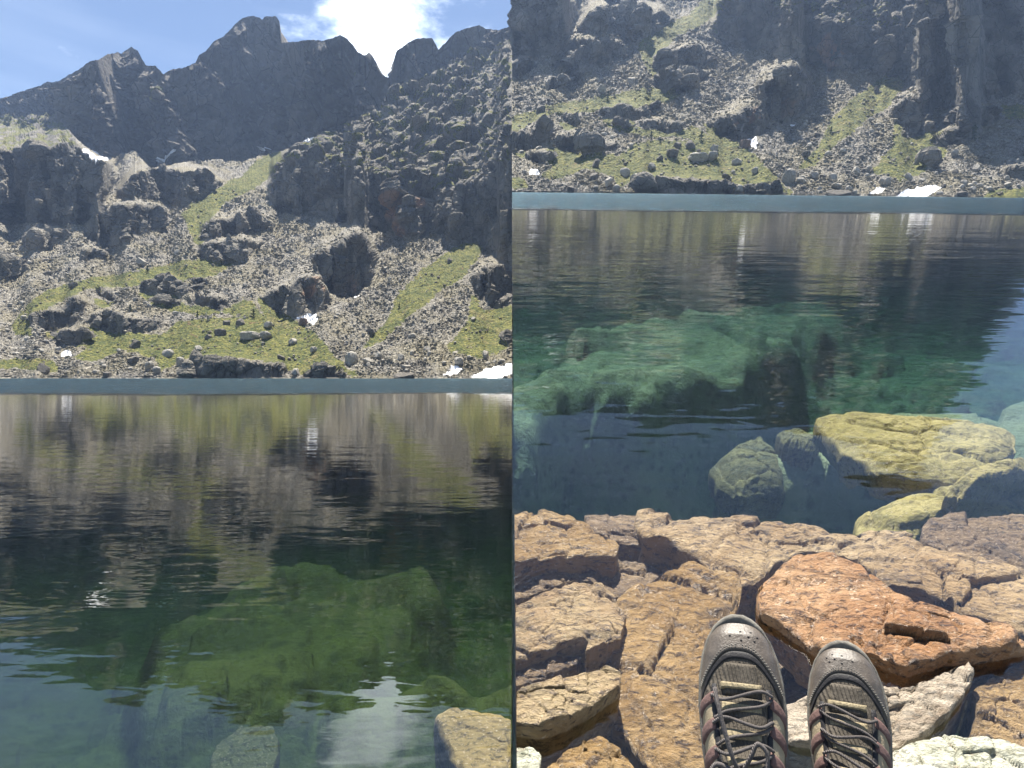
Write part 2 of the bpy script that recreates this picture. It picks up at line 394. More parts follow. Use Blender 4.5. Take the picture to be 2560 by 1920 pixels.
GRASS = [
 z3([(1000,1300),(1350,1180),(1480,1070),(1650,1050),(2190,1020)])+z4([(60,860),(110,890),(250,1000),(420,1080),(560,1170),(700,1330),(800,1430),(820,1500),(340,1480),(300,1420)])+z3([(2000,1370),(1500,1375),(1400,1450),(1320,1500),(1300,1380)]),
 z3([(100,1080),(360,830),(700,720),(1150,660),(1550,560),(1700,560),(1960,600),(1800,680),(1500,740),(1150,790),(760,780),(560,870),(240,1050),(260,1180),(120,1190)]),
 [(497,625),(452,534),(512,480),(603,440),(640,400),(700,372),(712,400),(690,425),(650,465),(560,510),(520,560),(510,620)],
 z4([(930,1300),(1130,1100),(1180,1000),(1250,850),(1450,640),(1700,460),(1940,320),(1950,470),(1800,700),(1640,780),(1400,980),(1250,1110),(1100,1260)]),
 z4([(1640,1290),(1830,1080),(1850,850),(1930,900),(1900,980),(2150,940),(2400,900),(2300,1200),(2150,1250),(1900,1380)]),
 z3([(-600,1420),(70,1400),(300,1390),(480,1430),(500,1480),(380,1500),(250,1470),(100,1460),(-600,1480)]),
 z3([(750,870),(860,890),(980,930),(830,960)]),
 z3([(1150,830),(1200,850),(1480,870),(1520,930),(1700,950),(1850,980),(2050,900),(2190,1040),(1900,1000),(1700,1010),(1480,990),(1340,970),(1220,900)]),
 z3([(350,1180),(760,1120),(880,1170),(1180,1170),(1300,1180),(1000,1300),(800,1400),(620,1380),(750,1260),(640,1290)]),
 zr([(1030,1300),(1040,1180),(1130,1090),(1240,1090),(1380,1130),(1450,1180),(1400,1300),(1280,1400),(1160,1430)]),
 zr([(1740,1560),(1900,1510),(2500,1480),(2500,1600)]),
 zr([(1880,840),(2500,820),(2500,980),(1960,930)]),
 z4([(820,1480),(900,1480),(900,1520),(840,1520)]),
 z1([(1280,780),(1350,715),(1370,790),(1310,870)]),
 z2([(870,580),(960,545),(980,560),(900,600)]),
]
ROCKY = pw([(575,420),(590,360),(620,325),(700,240),(800,180),(900,100),(1000,40),(1096,0),(1700,-300),(1700,400),(1096,450),(900,470),(600,440)])
PLATEAU = z1([(-400,850),(70,830),(480,955),(600,1130),(640,1200),(500,1200),(300,1230),(-400,1220)])
GULLY = z4([(1000,700),(1100,560),(1050,400),(960,330),(1000,250),(1400,380),(1650,430),(1500,520),(1250,640),(900,850),(850,880)])
SNOW = [
 ("small bright snow remnant among the stones of the shore hill", z3([(500,1345),(520,1320),(560,1318),(592,1330),(590,1362),(510,1364)])),
 ("largest snow patch, lying on the shore beside the lake", z4([(1850,1540),(1950,1470),(2060,1445),(2150,1430),(2290,1440),(2240,1475),(2150,1530),(2050,1548)])),
 ("narrow snow strip on the shore left of the largest snow patch", z4([(1600,1520),(1690,1455),(1760,1440),(1775,1470),(1700,1510)])),
 ("snow wedge filling the gully behind the brown box-shaped boulder", z4([(395,1050),(560,1005),(578,1060),(550,1105),(500,1085)])),
 ("slanting snow streak under the central peak", z1([(1255,1318),(1310,1310),(1412,1278),(1405,1300),(1285,1342)])),
 ("triangular snow patch at the foot of the central peak's cliff", z2([(420,1142),(550,1133),(512,1182),(462,1187)])),
 ("tiny snow fleck left of the triangular snow patch", z2([(105,1250),(195,1238),(152,1266)])),
 ("thin snow line at the foot of the pointed left peak", z1([(690,1235),(720,1240),(800,1298),(910,1308),(890,1335),(800,1318),(690,1255)])),
 ("small snow spot on the scree below the tall dark buttress", z4([(870,880),(930,855),(905,890)])),
]
def uy_to_px(b, U, Y):
    if b is A: return U, Y
    X = 1863 + .89*(U-758)
    Yr = 484 + (X-1920)*14/1247 - .9*(938-Y)
    return X, Yr
SURF = {}
def build_shore(b):
    M_NEAR, M_FAR, K = M_NEARS[b.name], M_FARS[b.name], b.k
    U0 = -170.0 if b is A else 102.95
    U1 = 1280.0 if b is A else 1700.0
    nu = int((U1-U0)/2.0)+1
    U = np.linspace(U0, U1, nu)
    ridge = np.interp(U, [p[0] for p in RIDGE], [p[1] for p in RIDGE])
    ridge += 3.0*fbm(np.stack([U/14, U*0, U*0+3], 1), 4, 5) + 1.5*fbm(np.stack([U/4, U*0, U*0+3], 1), 2, 6)
    skyl = np.interp(U, [p[0] for p in SKY], [p[1] for p in SKY])
    skyl += 4.0*fbm(np.stack([U/11, U*0, U*0+8], 1), 5, 9, .65)
    side = b.name
    half = "in the left half" if b is A else "in the right half"
    hs = 8.0 if b is A else 3.7
    # ---- near sheet
    nv = 300
    t = np.linspace(0, 1, nv)
    Yg = (938+hs)*(1-t)[:, None] + ridge[None, :]*t[:, None]
    Ug = np.repeat(U[None, :], nv, 0)
    X, Yp = uy_to_px(b, Ug, Yg)
    ray = b.ray(X, Yp)
    tx, tz = ray[..., 0], ray[..., 2]
    Pn = np.stack([Ug.ravel()/16, Yg.ravel()/12, Ug.ravel()*0], 1)
    wu = 5.0*fbm(Pn, 4, 31).reshape(Ug.shape); wy = 4.0*fbm(Pn, 4, 47).reshape(Ug.shape)
    Uw, Yw = Ug+wu, Yg+wy
    cls = np.full(Ug.shape, -1, int)
    for k, (nm, lab, ta, poly) in enumerate(OUT):
        cls[inpoly(Uw, Yw, poly)] = k
    snow = np.full(Ug.shape, -1, int)
    for k, (lab, poly) in enumerate(SNOW):
        snow[inpoly(Ug+.3*wu, Yg+.3*wy, poly)] = k
    grass = np.zeros(Ug.shape)
    for poly in GRASS: grass[inpoly(Ug+1.6*wu, Yg+1.6*wy, poly)] = 1
    rocky = inpoly(Uw, Yw, ROCKY)
    plat = inpoly(Uw, Yw, PLATEAU)
    gul = inpoly(Uw, Yw, GULLY)
    # depth by marching up every column
    y0 = b.h/np.abs(tz[0])
    y0 = y0*(1+.03*fbm(np.stack([U/60, U*0, U*0+2], 1), 3, 77))
    y = np.zeros(Ug.shape); yb = y.copy(); y[0] = yb[0] = y0
    und = .12*fbm(np.stack([Ug.ravel()/110, Yg.ravel()/60, Ug.ravel()*0+4], 1), 3, 12).reshape(Ug.shape)
    for i in range(1, nv):
        dt = tz[i]-tz[i-1]
        Hh = 938-Yg[i]
        tb = np.maximum(np.interp(Hh, [0, 60, 160, 300, 500, 800], [.40, .42, .50, .60, .68, .9])*(1 if b is A else .82)+und[i], tz[i]+.15)
        dyb = yb[i-1]*dt/(tb-tz[i])
        yb[i] = yb[i-1]+dyb
        ta = np.where(rocky[i], np.maximum(1.05, tz[i]+.35), np.where(plat[i], np.maximum(.8, tz[i]+.4), tb))
        c = cls[i]
        for k in np.unique(c):
            if k >= 0: ta = np.where(c == k, OUT[k][2], ta)
        dy = y[i-1]*dt/(ta-tz[i])
        catch = (c < 0) & (~rocky[i]) & (y[i-1]+dy < yb[i])
        dy = np.where(catch, np.minimum(yb[i]-y[i-1], y[i-1]*dt/.085), dy)
        y[i] = y[i-1]+dy
    y = blur(blur(y, 7 if b is A else 14, 1), 1, 0)
    P = ray*y[..., None]
    gs = blur(blur(grass*(cls < 0), 9, 1), 7, 0)
    lo = np.clip((Yg-560)/120, 0, 1)*(~rocky)*(cls < 0)*(1-gul.astype(float))
    gs = np.clip(gs*.85+lo*(.16+.22*fbm(np.stack([Ug.ravel()/60, Yg.ravel()/30, Ug.ravel()*0+6], 1), 4, 29).reshape(Ug.shape)), 0, 1)
    cf = blur(blur((cls >= 0).astype(float), 2, 1), 2, 0)
    rk = np.clip(blur(blur((rocky | plat).astype(float), 6, 1), 6, 0)+cf, 0, 1)
    scree = np.clip(1-rk, 0, 1)*(1-gs)
    hi = np.clip((640-Yg)/250, 0, 1)*np.clip((250-Ug)/80, 0, 1)
    scree = scree*(1-.6*hi)
    # ledges of grass where cliffs and the rocky shoulder flatten out
    ledge = fbm(np.stack([Ug.ravel()/30, Yg.ravel()/9, Ug.ravel()*0+9], 1), 4, 91).reshape(Ug.shape)
    gs = np.clip(gs + np.where(rocky & (cls < 0), np.clip((ledge-.02)*4, 0, .70), 0)+plat*.6*(ledge > -.1), 0, 1)
    # displace along the surface normal
    def normals(P):
        du = np.gradient(P, axis=1); dv = np.gradient(P, axis=0)
        n = np.cross(du, dv); n /= np.linalg.norm(n, axis=-1, keepdims=True)+1e-9
        return n
    Ps = np.stack([blur(blur(P[..., k], 4, 1), 4, 0) for k in range(3)], -1)
    N = normals(Ps)
    q = P.reshape(-1, 3)
    sc = y.reshape(-1)/300.0/K
    q0 = q; q = q/K
    rkf, scf, gsf = rk.ravel(), scree.ravel(), gs.ravel()
    vq = q*np.array([1, 1, .55])
    f1, c1 = facets(vq/26, 3, 1.9); f2, c2 = facets(vq/10+4, 5, 1.7); f3, c3 = facets(q/3.6+9, 8, 1.2)
    f4, c4 = facets(q/2.2+1, 13, .8)
    rg = ridged(vq/55, 4, 21)
    # the rocky shoulder: long ribs running down to the left, broken by ledges
    rb = np.stack([(q[:, 0]*.8+q[:, 2]*.6)/11, q[:, 1]/60, (-q[:, 0]*.6+q[:, 2]*.8)/42], 1)
    rib = ridged(rb, 4, 71)
    f5, c5 = facets(rb*1.3+3, 73, 1.4)
    sh = np.clip(blur(blur((rocky & (cls < 0)).astype(float), 5, 1), 5, 0), 0, 1).ravel()
    lx, lz = q[:, 0]*.82+q[:, 2]*.57, -q[:, 0]*.57+q[:, 2]*.82
    f6, c6 = facets(np.stack([lx/46, q[:, 1]/34, lz/15], 1), 75, 1.6); f7, c7 = facets(np.stack([lx/17, q[:, 1]/14, lz/6.5], 1), 76, 1.5)
    d = sh*(4.0*rg+5.5*f6+2.2*f7-1.8*np.exp(-c6*12)-.8*np.exp(-c7*10)) + (rkf-.85*sh)*(5*rg+6.2*f1+3.2*f2+1.0*f3+.3*f4 - 1.5*np.exp(-c2*10) - 2.4*np.exp(-c1*14))
    d += scf*(1.5*fbm(q/20, 3, 50)+.75*f2+1.15*f3+.8*f4-.35*np.exp(-c3*8))
    d += gsf*(1.3*fbm(q/14, 3, 60)+.55*vnoise(q*np.array([1, 1, 1.6])/2.6, 70)+.35*f3)
    vdir = -q/np.linalg.norm(q, axis=1, keepdims=True)
    graz = np.abs((N.reshape(-1, 3)*vdir).sum(1))
    d *= np.clip(sc, .8, 2.2)*np.clip(graz*3.2-.06, .08, 1)
    rowt = np.repeat(t[:, None], len(U), 1).ravel()
    d *= np.clip((rowt)/.012, .15, 1)
    edge = np.clip(np.abs(X-1280).ravel()/10, 0, 1)
    d *= edge
    Pd = (q0 + N.reshape(-1, 3)*d[:, None]*K).reshape(P.shape)
    if True:  # the first column stays in the plane where the basins meet
        j = -1 if b is A else 0
        Pd[:, j] = P[:, j]
    base = Pd[0].copy(); base[:, 2] = -b.h-6.0; base[:, 1] += -1.0
    Pd[0, :, 2] = -b.h-.05
    SURF[b.name] = (U, Yg, Pd, N, cls, snow, gs, rk)
    rust = np.zeros(Ug.shape)
    for poly, am in ((z4([(1140,160),(1200,60),(1260,20),(1300,150),(1330,370),(1240,360),(1180,280)]), 1), (z4([(1380,40),(1450,60),(1460,120),(1390,130)]), 1), (z4([(430,860),(530,700),(600,690),(600,800),(450,870)]), .9), (z4([(780,640),(940,650),(960,780),(800,800)]), .5)):
        rust[inpoly(Uw, Yw, poly)] = am
    rust = blur(blur(rust, 2, 1), 2, 0)
    at = dict(grass=gs, scree=scree, snow=(snow >= 0).astype(float), rust=rust)
    reg = np.where(snow >= 0, 100+snow, cls)[:-1, :-1]
    emit_regions(b, Pd, at, reg, M_NEAR, "hillside", half)
    # skirt under the waterline
    V = np.concatenate([Pd[0], base]); n = len(U)
    i = np.arange(n-1)
    sk = mesh_obj("lakeshore", b.world(V), np.stack([i+n, i+n+1, i+1, i], 1), M_NEAR, attrs={k: np.zeros(2*n)+(1 if k == 'scree' else 0) for k in at})
    tag(sk, kind="structure")
    # ---- far sheet: the peaks
    nv2 = 230
    yr = blur(np.max(y, 0)[None, :], 400, 1)[0]*1.08+40*K
    yr = np.maximum(yr, blur(y[-1][None, :], 60, 1)[0]*1.04+8)
    yr = blur(yr[None, :], 200, 1)[0]
    t2 = np.linspace(0, 1, nv2)
    low = ridge+26
    Yg2 = low[None, :]*(1-t2)[:, None] + skyl[None, :]*t2[:, None]
    Ug2 = np.repeat(U[None, :], nv2, 0)
    X2, Yp2 = uy_to_px(b, Ug2, Yg2)
    ray2 = b.ray(X2, Yp2); tz2 = ray2[..., 2]
    n2f = np.stack([Ug2.ravel()/70, Yg2.ravel()/90, Ug2.ravel()*0+1], 1)
    st = fbm(n2f, 4, 14).reshape(Ug2.shape)
    y2 = np.zeros(Ug2.shape); y2[0] = yr
    for i in range(1, nv2):
        dt = tz2[i]-tz2[i-1]
        ta = np.maximum(4.2, 5.5+2.0*st[i]+.8*np.sin(t2[i]*9))
        foot = np.clip(1-t2[i]/.16, 0, 1)
        ta = ta*(1-foot)+(tz2[i]+.45)*foot
        y2[i] = y2[i-1]+y2[i-1]*dt/np.maximum(ta-tz2[i], .35)
    y2 = blur(blur(y2, 30, 1), 3, 0)
    P2 = ray2*y2[..., None]
    Ps = np.stack([blur(blur(P2[..., k], 6, 1), 6, 0) for k in range(3)], -1)
    N2 = normals(Ps)
    print('far depth', b.name, y2.min(), y2.max()); s = y2.ravel()/600; q = P2.reshape(-1, 3); q0 = q; q = q/(y2.mean()/600)
    vq = q*np.array([1, 1, .5])
    g1 = ridged(vq/130, 5, 39); f1, c1 = facets(vq/75, 24, 1.0); f2, c2 = facets(vq/22, 25, 1.5); f3, c3 = facets(q/9, 27, 1.3)
    sp = np.stack([(q[:, 0]+.35*q[:, 2])/16, q[:, 1]/40, q[:, 2]/90], 1)
    d = (20*g1+6*f1+9*f2+6*f3+11*ridged(sp, 4, 81)-6*np.exp(-c1*10)-4*np.exp(-c2*9))*np.clip(s, .7, 4)*1.45
    tt = np.repeat(t2[:, None], len(U), 1).ravel()
    ed = np.clip(np.abs(X2-1280).ravel()/12, 0, 1)
    d *= np.clip((1-tt)/.10, .12, 1)*ed
    # keep the skyline where it is: displace towards the camera there, not up
    Nn = N2.reshape(-1, 3).copy(); up = np.clip((tt-.75)/.2, 0, 1)[:, None]
    vw = -q0/np.linalg.norm(q0, axis=1, keepdims=True)
    Nn = Nn*(1-up)+vw*up
    P2d = (q0+Nn*d[:, None]).reshape(P2.shape)
    snow2 = np.full(Ug2.shape, -1, int)
    for k, (lab, poly) in enumerate(SNOW): snow2[inpoly(Ug2, Yg2, poly)] = k
    g2 = np.zeros(Ug2.shape)
    for poly in GRASS[-2:]: g2[inpoly(Ug2, Yg2, poly)] = .9
    sc2 = np.clip(1-t2/.13, 0, 1)[:, None]*np.ones(Ug2.shape)
    at = dict(grass=g2, scree=sc2*.8, snow=(snow2 >= 0).astype(float), rust=0*g2)
    reg2 = np.where(snow2 >= 0, 100+snow2, -1)[:-1, :-1]
    emit_regions(b, P2d, at, reg2, M_FAR, "mountain", half)
    # back side of the mountain, so that it is a solid ridge
    top = P2d[-1]; bk = top+np.array([0, 260.0, -420.0])*K
    V = np.concatenate([top, bk]); i = np.arange(n-1)
    tag(mesh_obj("mountain_back", b.world(V), np.stack([i, i+1, i+n+1, i+n], 1), M_FAR, attrs={k: np.zeros(2*n) for k in at}), kind="structure")
def emit_regions(b, P, at, reg, mat, name, half):
    nv, nu = P.shape[:2]
    ii, jj = np.meshgrid(np.arange(nv-1), np.arange(nu-1), indexing='ij')
    a0 = (ii*nu+jj)
    quads = np.stack([a0, a0+1, a0+nu+1, a0+nu], -1).reshape(-1, 4)
    r = reg.ravel()
    W = b.world(P.reshape(-1, 3))
    flat = {k: v.ravel() for k, v in at.items()}
    for k in np.unique(r):
        f = quads[r == k]
        if k < 0 or len(f) < 6:
            continue
        # keep only the largest connected piece for the thing, the crumbs go back to the slope
        lab = (r == k).reshape(reg.shape)
        keep = largest(lab)
        r[(lab & ~keep).ravel()] = -1
        f = quads[keep.ravel()]
        if len(f) < 8: r[keep.ravel()] = -1; continue
        u, inv = np.unique(f, return_inverse=True)
        if k >= 100:
            o = mesh_obj("snow_patch", W[u], inv.reshape(-1, 4), M_SNOW)
            tag(o, SNOW[k-100][0]+sfx(half), "snow patch", "snow patches across the lake")
        else:
            o = mesh_obj(OUT[k][0], W[u], inv.reshape(-1, 4), mat, smooth=False, attrs={q: v[u] for q, v in flat.items()})
            tag(o, OUT[k][1]+sfx(half), {"cliff": "cliff", "rock_dome": "rock dome"}.get(OUT[k][0], "rock outcrop"), "rock outcrops on the far slope")
    f = quads[(r < 0) | np.isin(r, [k for k in np.unique(r) if k >= 0 and (r == k).sum() < 6])]
    u, inv = np.unique(f, return_inverse=True)
    o = mesh_obj(name, W[u], inv.reshape(-1, 4), mat, smooth=False, attrs={q: v[u] for q, v in flat.items()})
    tag(o, kind="structure")
def largest(m):
    lab = np.zeros(m.shape, int); best, bn, cur = 0, 0, 0
    idx = np.argwhere(m)
    for (i, j) in idx:
        if lab[i, j]: continue
        cur += 1; st = [(i, j)]; lab[i, j] = cur; n = 0
        while st:
            a, c = st.pop(); n += 1
            for da, dc in ((1, 0), (-1, 0), (0, 1), (0, -1)):
                p, q = a+da, c+dc
                if 0 <= p < m.shape[0] and 0 <= q < m.shape[1] and m[p, q] and not lab[p, q]:
                    lab[p, q] = cur; st.append((p, q))
        if n > bn: best, bn = cur, n
    return lab == best
build_shore(A)
build_shore(B)

# ---------------------------------------------------------------- boulders
def ico(sub):
    import bmesh
    bm = bmesh.new(); bmesh.ops.create_icosphere(bm, subdivisions=sub, radius=1.0)
    v = np.array([x.co[:] for x in bm.verts]); f = np.array([[l.index for l in x.verts] for x in bm.faces]); bm.free()
    return v, f
ICO1, ICO2, ICO3 = ico(1), ico(2), ico(3)
rng = np.random.default_rng(7)
def rock_shape(ic, seed, sx=1, sy=1, sz=1, cuts=7, box=0.0):
    v, f = ic; v = v.copy(); r = np.random.default_rng(seed)
    if box:
        m = np.abs(v).max(1, keepdims=True); v = v*(1-box)+box*v/m*.85
    for _ in range(cuts):
        n = r.normal(size=3); n /= np.linalg.norm(n); d = r.uniform(.55, .85)
        k = v@n; v = v - np.clip(k-d, 0, None)[:, None]*n
    if len(v) > 100:
        v = v*(1+.10*fbm(v*2.2+seed, 3, seed % 97))[:, None]
    return v*np.array([sx, sy, sz]), f
def surf_at(b, U, Y):
    Ug, Yg, P, N, cls, snow, gs, rk = SURF[b.name]
    j = int(np.clip(np.searchsorted(Ug, U), 1, len(Ug)-2))
    col = Yg[:, j]; i = int(np.clip(np.searchsorted(-col, -Y), 1, len(col)-2))
    return P[i, j], N[i, j], cls[i, j], gs[i, j], rk[i, j], snow[i, j]
BL = [  # U, Y, half width px, height/width, material, label
 z3([(1155,590)])[0]+(13,.8,'p',"pointed grey boulder alone on the scree left of the stepped crag"),
 z3([(1460,500)])[0]+(14,.7,'p',"grey block on the scree below the green gully strip"),
 z3([(400,680)])[0]+(13,.5,'d',"dark flat boulder low on the left scree slope"),
 z3([(600,775)])[0]+(13,.7,'d',"dark boulder on the top of the left grassy hill"),
 z3([(1880,1085)])[0]+(11,.8,'d',"left of two dark boulders on the crest of the green knoll"),
 z3([(1997,1087)])[0]+(13,.8,'d',"right of two dark boulders on the crest of the green knoll"),
 z3([(1120,1265)])[0]+(15,.8,'d',"dark rounded boulder in the rusty grass above the shore stones"),
 z3([(1095,1395)])[0]+(14,.8,'d',"dark boulder close above the shore stones, under the rounded one"),
 z3([(1235,1455)])[0]+(14,1.,'p',"upright pale boulder in the shore stones left of the broad bluff"),
 z3([(340,1470)])[0]+(17,.9,'d',"dark pyramid boulder beside the small meadow on the left shore"),
 z3([(880,1515)])[0]+(13,.7,'d',"dark wet boulder at the waterline on the left shore"),
 z3([(1390,1345)])[0]+(14,.8,'p',"grey boulder where the grass meets the shore stones"),
 z3([(1490,1405)])[0]+(15,.8,'p',"grey boulder leaning on the left end of the broad bluff"),
 z3([(1640,1300)])[0]+(10,.8,'p',"small pale boulder on the lawn above the broad bluff"),
 z3([(1300,1490)])[0]+(13,.8,'p',"whitish block beside the broad bluff near the water"),
 z4([(448,1080)])[0]+(13,.8,'b',"brown box-shaped boulder standing in front of the snow wedge"),
 z4([(370,1240)])[0]+(12,.9,'p',"egg-shaped boulder on the right flank of the green knoll"),
 z4([(540,1310)])[0]+(10,.9,'p',"slanting grey stone low on the right flank of the green knoll"),
 z4([(850,1375)])[0]+(17,1.2,'p',"tall pale tooth-shaped boulder at the foot of the green knoll"),
 z4([(1080,1362)])[0]+(15,.8,'p',"pale boulder right of the tooth-shaped boulder"),
 z4([(1010,1170)])[0]+(12,.7,'d',"dark slanted boulder in the middle of the gully scree"),
 z4([(1480,1305)])[0]+(13,.8,'p',"brownish boulder low in the wide scree fan"),
 z4([(1740,1405)])[0]+(15,.7,'p',"long flat boulder just above the narrow snow strip"),
 z4([(1970,1362)])[0]+(12,.9,'p',"pale round boulder above the largest snow patch"),
 z4([(990,1400)])[0]+(13,.7,'p',"whitish boulder near the shore below the tooth-shaped one"),
 z4([(1265,1375)])[0]+(12,.8,'p',"rough boulder near the shore in the scree fan"),
 z4([(1305,1450)])[0]+(14,.6,'p',"flat pale slab near the shore in the scree fan"),
 z4([(1300,1535)])[0]+(30,.28,'d',"long low dark rock lying in the water at the shore"),
 z4([(1672,572)])[0]+(8,1,'d',"small dark boulder high on the grassy strip"),
 z4([(35,1195)])[0]+(30,.36,'p',"wide flat grey slab stack across the middle of the green knoll"),
 z4([(150,1200)])[0]+(17,.7,'p',"cracked grey boulder at the right end of the flat slab stack"),
 z4([(270,1375)])[0]+(11,.8,'d',"dark block at the top edge of the broad bluff"),
 z4([(395,1505)])[0]+(14,.8,'p',"grey boulder at the waterline between the two bluffs"),
 z3([(1830,1165)])[0]+(15,.7,'d',"dark broken boulder left of the flat slab stack"),
 z3([(1720,1205)])[0]+(11,.7,'d',"low dark stone in the grass left of the flat slab stack"),
 z4([(160,1120)])[0]+(12,.7,'p',"grey stone above the flat slab stack on the green knoll"),
 zr([(1720,1350)])[0]+(13,.8,'p',"grey boulder alone in the right-hand scree"),
 zr([(1600,1580)])[0]+(13,.6,'d',"dark boulder at the water on the right-hand shore"),
]
MATS = dict(p=M_BPALE, d=M_BDARK, b=M_BRUST)
def place_rock(b, name, U, Y, wpx, hr, mat, ic, seed, box=0.0, yaw=None):
    p, n, c, g, rk, sn = surf_at(b, U, Y+wpx*hr*.55)
    w = wpx/F*p[1]
    v, f = rock_shape(ic, seed, w, w*.9, w*hr*1.15, box=box)
    a = (seed*1.7) % 6.28 if yaw is None else yaw
    c_, s_ = math.cos(a), math.sin(a)
    v = v@np.array([[c_, -s_*.8, 0], [s_, c_, 0], [0, 0, 1]]).T if yaw is None and hr > .6 else v
    v = v+p+np.array([0, 0, w*hr*.45])
    return mesh_obj(name, b.world(v), f, mat, smooth=False, base=True)
used = {}
for b, half in ((A, "in the left half"), (B, "in the right half")):
    lim = (0, 1280) if b is A else (103, 1600)
    for k, (U, Y, w, hr, m, lab) in enumerate(BL):
        if not (lim[0]+w < U < lim[1]-w): continue
        o = place_rock(b, "boulder", U, Y, w, hr, MATS[m], ICO3, 100+k, box=.9 if m == 'b' else (.75 if hr < .75 else .4), yaw=0 if m == 'b' else None)
        tag(o, lab+sfx(half), "boulder", "boulders on the far shore")
    # loose unnamed boulders
    n = 0; rr = np.random.default_rng(5 if b is A else 6)
    while n < 105:
        U = rr.uniform(lim[0]+10, lim[1]-10); Y = 938-abs(rr.normal())*150-4
        if Y < 500: continue
        p, nn, c, g, rk, sn = surf_at(b, U, Y)
        if rk > .3 or sn >= 0 or (g > .4 and rr.random() > .12): continue
        w = rr.uniform(4.5, 9.5)
        o = place_rock(b, "boulder", U, Y, w, rr.uniform(.5, .95), M_BPALE if rr.random() < .8 else M_BDARK, ICO2, 1000+n+(500 if b is B else 0), box=.2)
        tag(o, "loose grey boulder lying among the smaller stones of the far slope, "+half, "boulder", "loose boulders of the scree, "+half)
        n += 1
    # the rubble nobody could count
    Vs, Fs, off = [], [], 0
    protos = [rock_shape(ICO1, s, 1, .85, .7, cuts=5) for s in range(12)]
    n = 0
    while n < 30000:
        U = rr.uniform(lim[0], lim[1]); Y = 944-rr.random()**1.25*470
        p, nn, c, g, rk, sn = surf_at(b, U, Y)
        if sn >= 0 or c >= 0 or (rk > .5) or (g > .35 and rr.random() > .10): n += 1 if rr.random() < .2 else 0; continue
        cz = .5+.5*math.sin(U/23+2*math.sin(Y/31)+Y/60)*math.sin(Y/17+U/71+1.3)
        if rr.random() > .35+cz: continue
        w = (.9+(1.5+4.5*cz)*rr.random()**3.5)/F*p[1]
        v, f = protos[rr.integers(12)]
        a = rr.uniform(0, 6.28); ca, sa = math.cos(a), math.sin(a)
        v = v@np.array([[ca, -sa, 0], [sa, ca, 0], [0, 0, 1]])*w
        Vs.append(v+p+nn*w*.25); Fs.append(f+off); off += len(v); n += 1
    for _ in range(900):      # stones standing in the shallows along the waterline
        U = rr.uniform(lim[0], lim[1]); p = surf_at(b, U, 938)[0].copy()
        p[1] -= rr.uniform(-3, 2.5)*b.k; p[0] = p[0]+rr.normal()*.5; p[2] = -b.h+rr.uniform(-.2, .25)
        w = (1.2+3.6*rr.random()**3)/F*p[1]
        v, f = protos[rr.integers(12)]; v = v*np.array([1.3, 1, .7])*w
        Vs.append(v+p); Fs.append(f+off); off += len(v)
    V = np.concatenate(Vs); Fa = np.concatenate(Fs)
    o = mesh_obj("rubble", b.world(V), Fa, M_NEARS[b.name], smooth=False, attrs=dict(grass=np.zeros(len(V)), scree=np.ones(len(V)), snow=np.zeros(len(V)), rust=np.zeros(len(V))))
    tag(o, "countless loose grey stones of the scree slopes across the lake, "+half, "rubble", kind="stuff")

# ---------------------------------------------------------------- dwarf pines and a bush on the far shore
def leaf_material():
    m = NB("pine_needles")
    c = m.mix(m.ramp(m.noise(2.0, 4, .6), .35, .65), (.022, .040, .014), (.055, .085, .025))
    m.bsdf(c, .8, None, .2)
    return m.m
M_LEAF = leaf_material()
M_BARK = (lambda b: (b.bsdf((.10, .075, .055), .9), b.m)[1])(NB("pine_bark"))
def pine(b, U, Y, hpx, wide, label, seed):
    p, *_ = surf_at(b, U, Y)
    H = hpx/F*p[1]; r = np.random.default_rng(seed)
    root = empty("dwarf_pine", b.world(p))
    tag(root, label, "pine", "dwarf pines on the far shore")
    n = 9; a = 2*np.pi*np.arange(6)/6; V = []
    for k in range(n):
        z = H*.95*k/(n-1); rad = H*.045*(1-.85*k/(n-1))
        V.append(np.stack([np.cos(a)*rad+H*.03*math.sin(k), np.sin(a)*rad, z+0*a], 1))
    V = np.concatenate(V); i = np.arange(6); j = (i+1) % 6
    Fq = np.concatenate([np.stack([k*6+i, k*6+j, k*6+6+j, k*6+6+i], 1) for k in range(n-1)])
    o = mesh_obj("trunk", b.world(V+p), Fq, M_BARK); o.location -= root.location; o.parent = root
    Vs = []
    for k in range(420):
        z = r.uniform(.12, 1.0); rad = wide*H*(1.02-z)**.7*(.55+.45*math.sin(z*17+r.uniform(-.6, .6)))
        t = r.uniform(0, 6.28); q = rad*math.sqrt(r.uniform(.05, 1))
        c = np.array([math.cos(t)*q, math.sin(t)*q, z*H+r.normal()*.02*H])
        d1 = r.normal(size=3); d1 /= np.linalg.norm(d1); d2 = np.cross(d1, r.normal(size=3)); d2 /= np.linalg.norm(d2)
        s_ = H*.06*r.uniform(.6, 1.3)
        Vs.append(np.stack([c-d1*s_, c+d2*s_*.6, c+d1*s_, c-d2*s_*.6]))
    V = np.concatenate(Vs)
    o = mesh_obj("crown", b.world(V+p), np.arange(len(V)).reshape(-1, 4), M_LEAF); o.location -= root.location; o.parent = root
PN = [z3([(1080,1000)])[0]+(19,.30,"dark dwarf pine standing on the long lens-shaped outcrop"),
      z3([(1635,1035)])[0]+(18,.34,"slim dark pine at the upper left edge of the green knoll"),
      z3([(1722,1072)])[0]+(11,.5,"tiny shrub-like pine at the upper edge of the green knoll"),
      z3([(2098,1045)])[0]+(20,.55,"broad bushy pine on the skyline of the green knoll"),
      z3([(1225,680)])[0]+(17,.45,"dark pine on the upper grass ledge below the scree"),
      z4([(1252,965)])[0]+(15,.3,"small dark pine on the lower edge of the grassy strip"),
      zr([(1680,1130)])[0]+(34,.6,"large round green bush on the dark hump outcrop")]
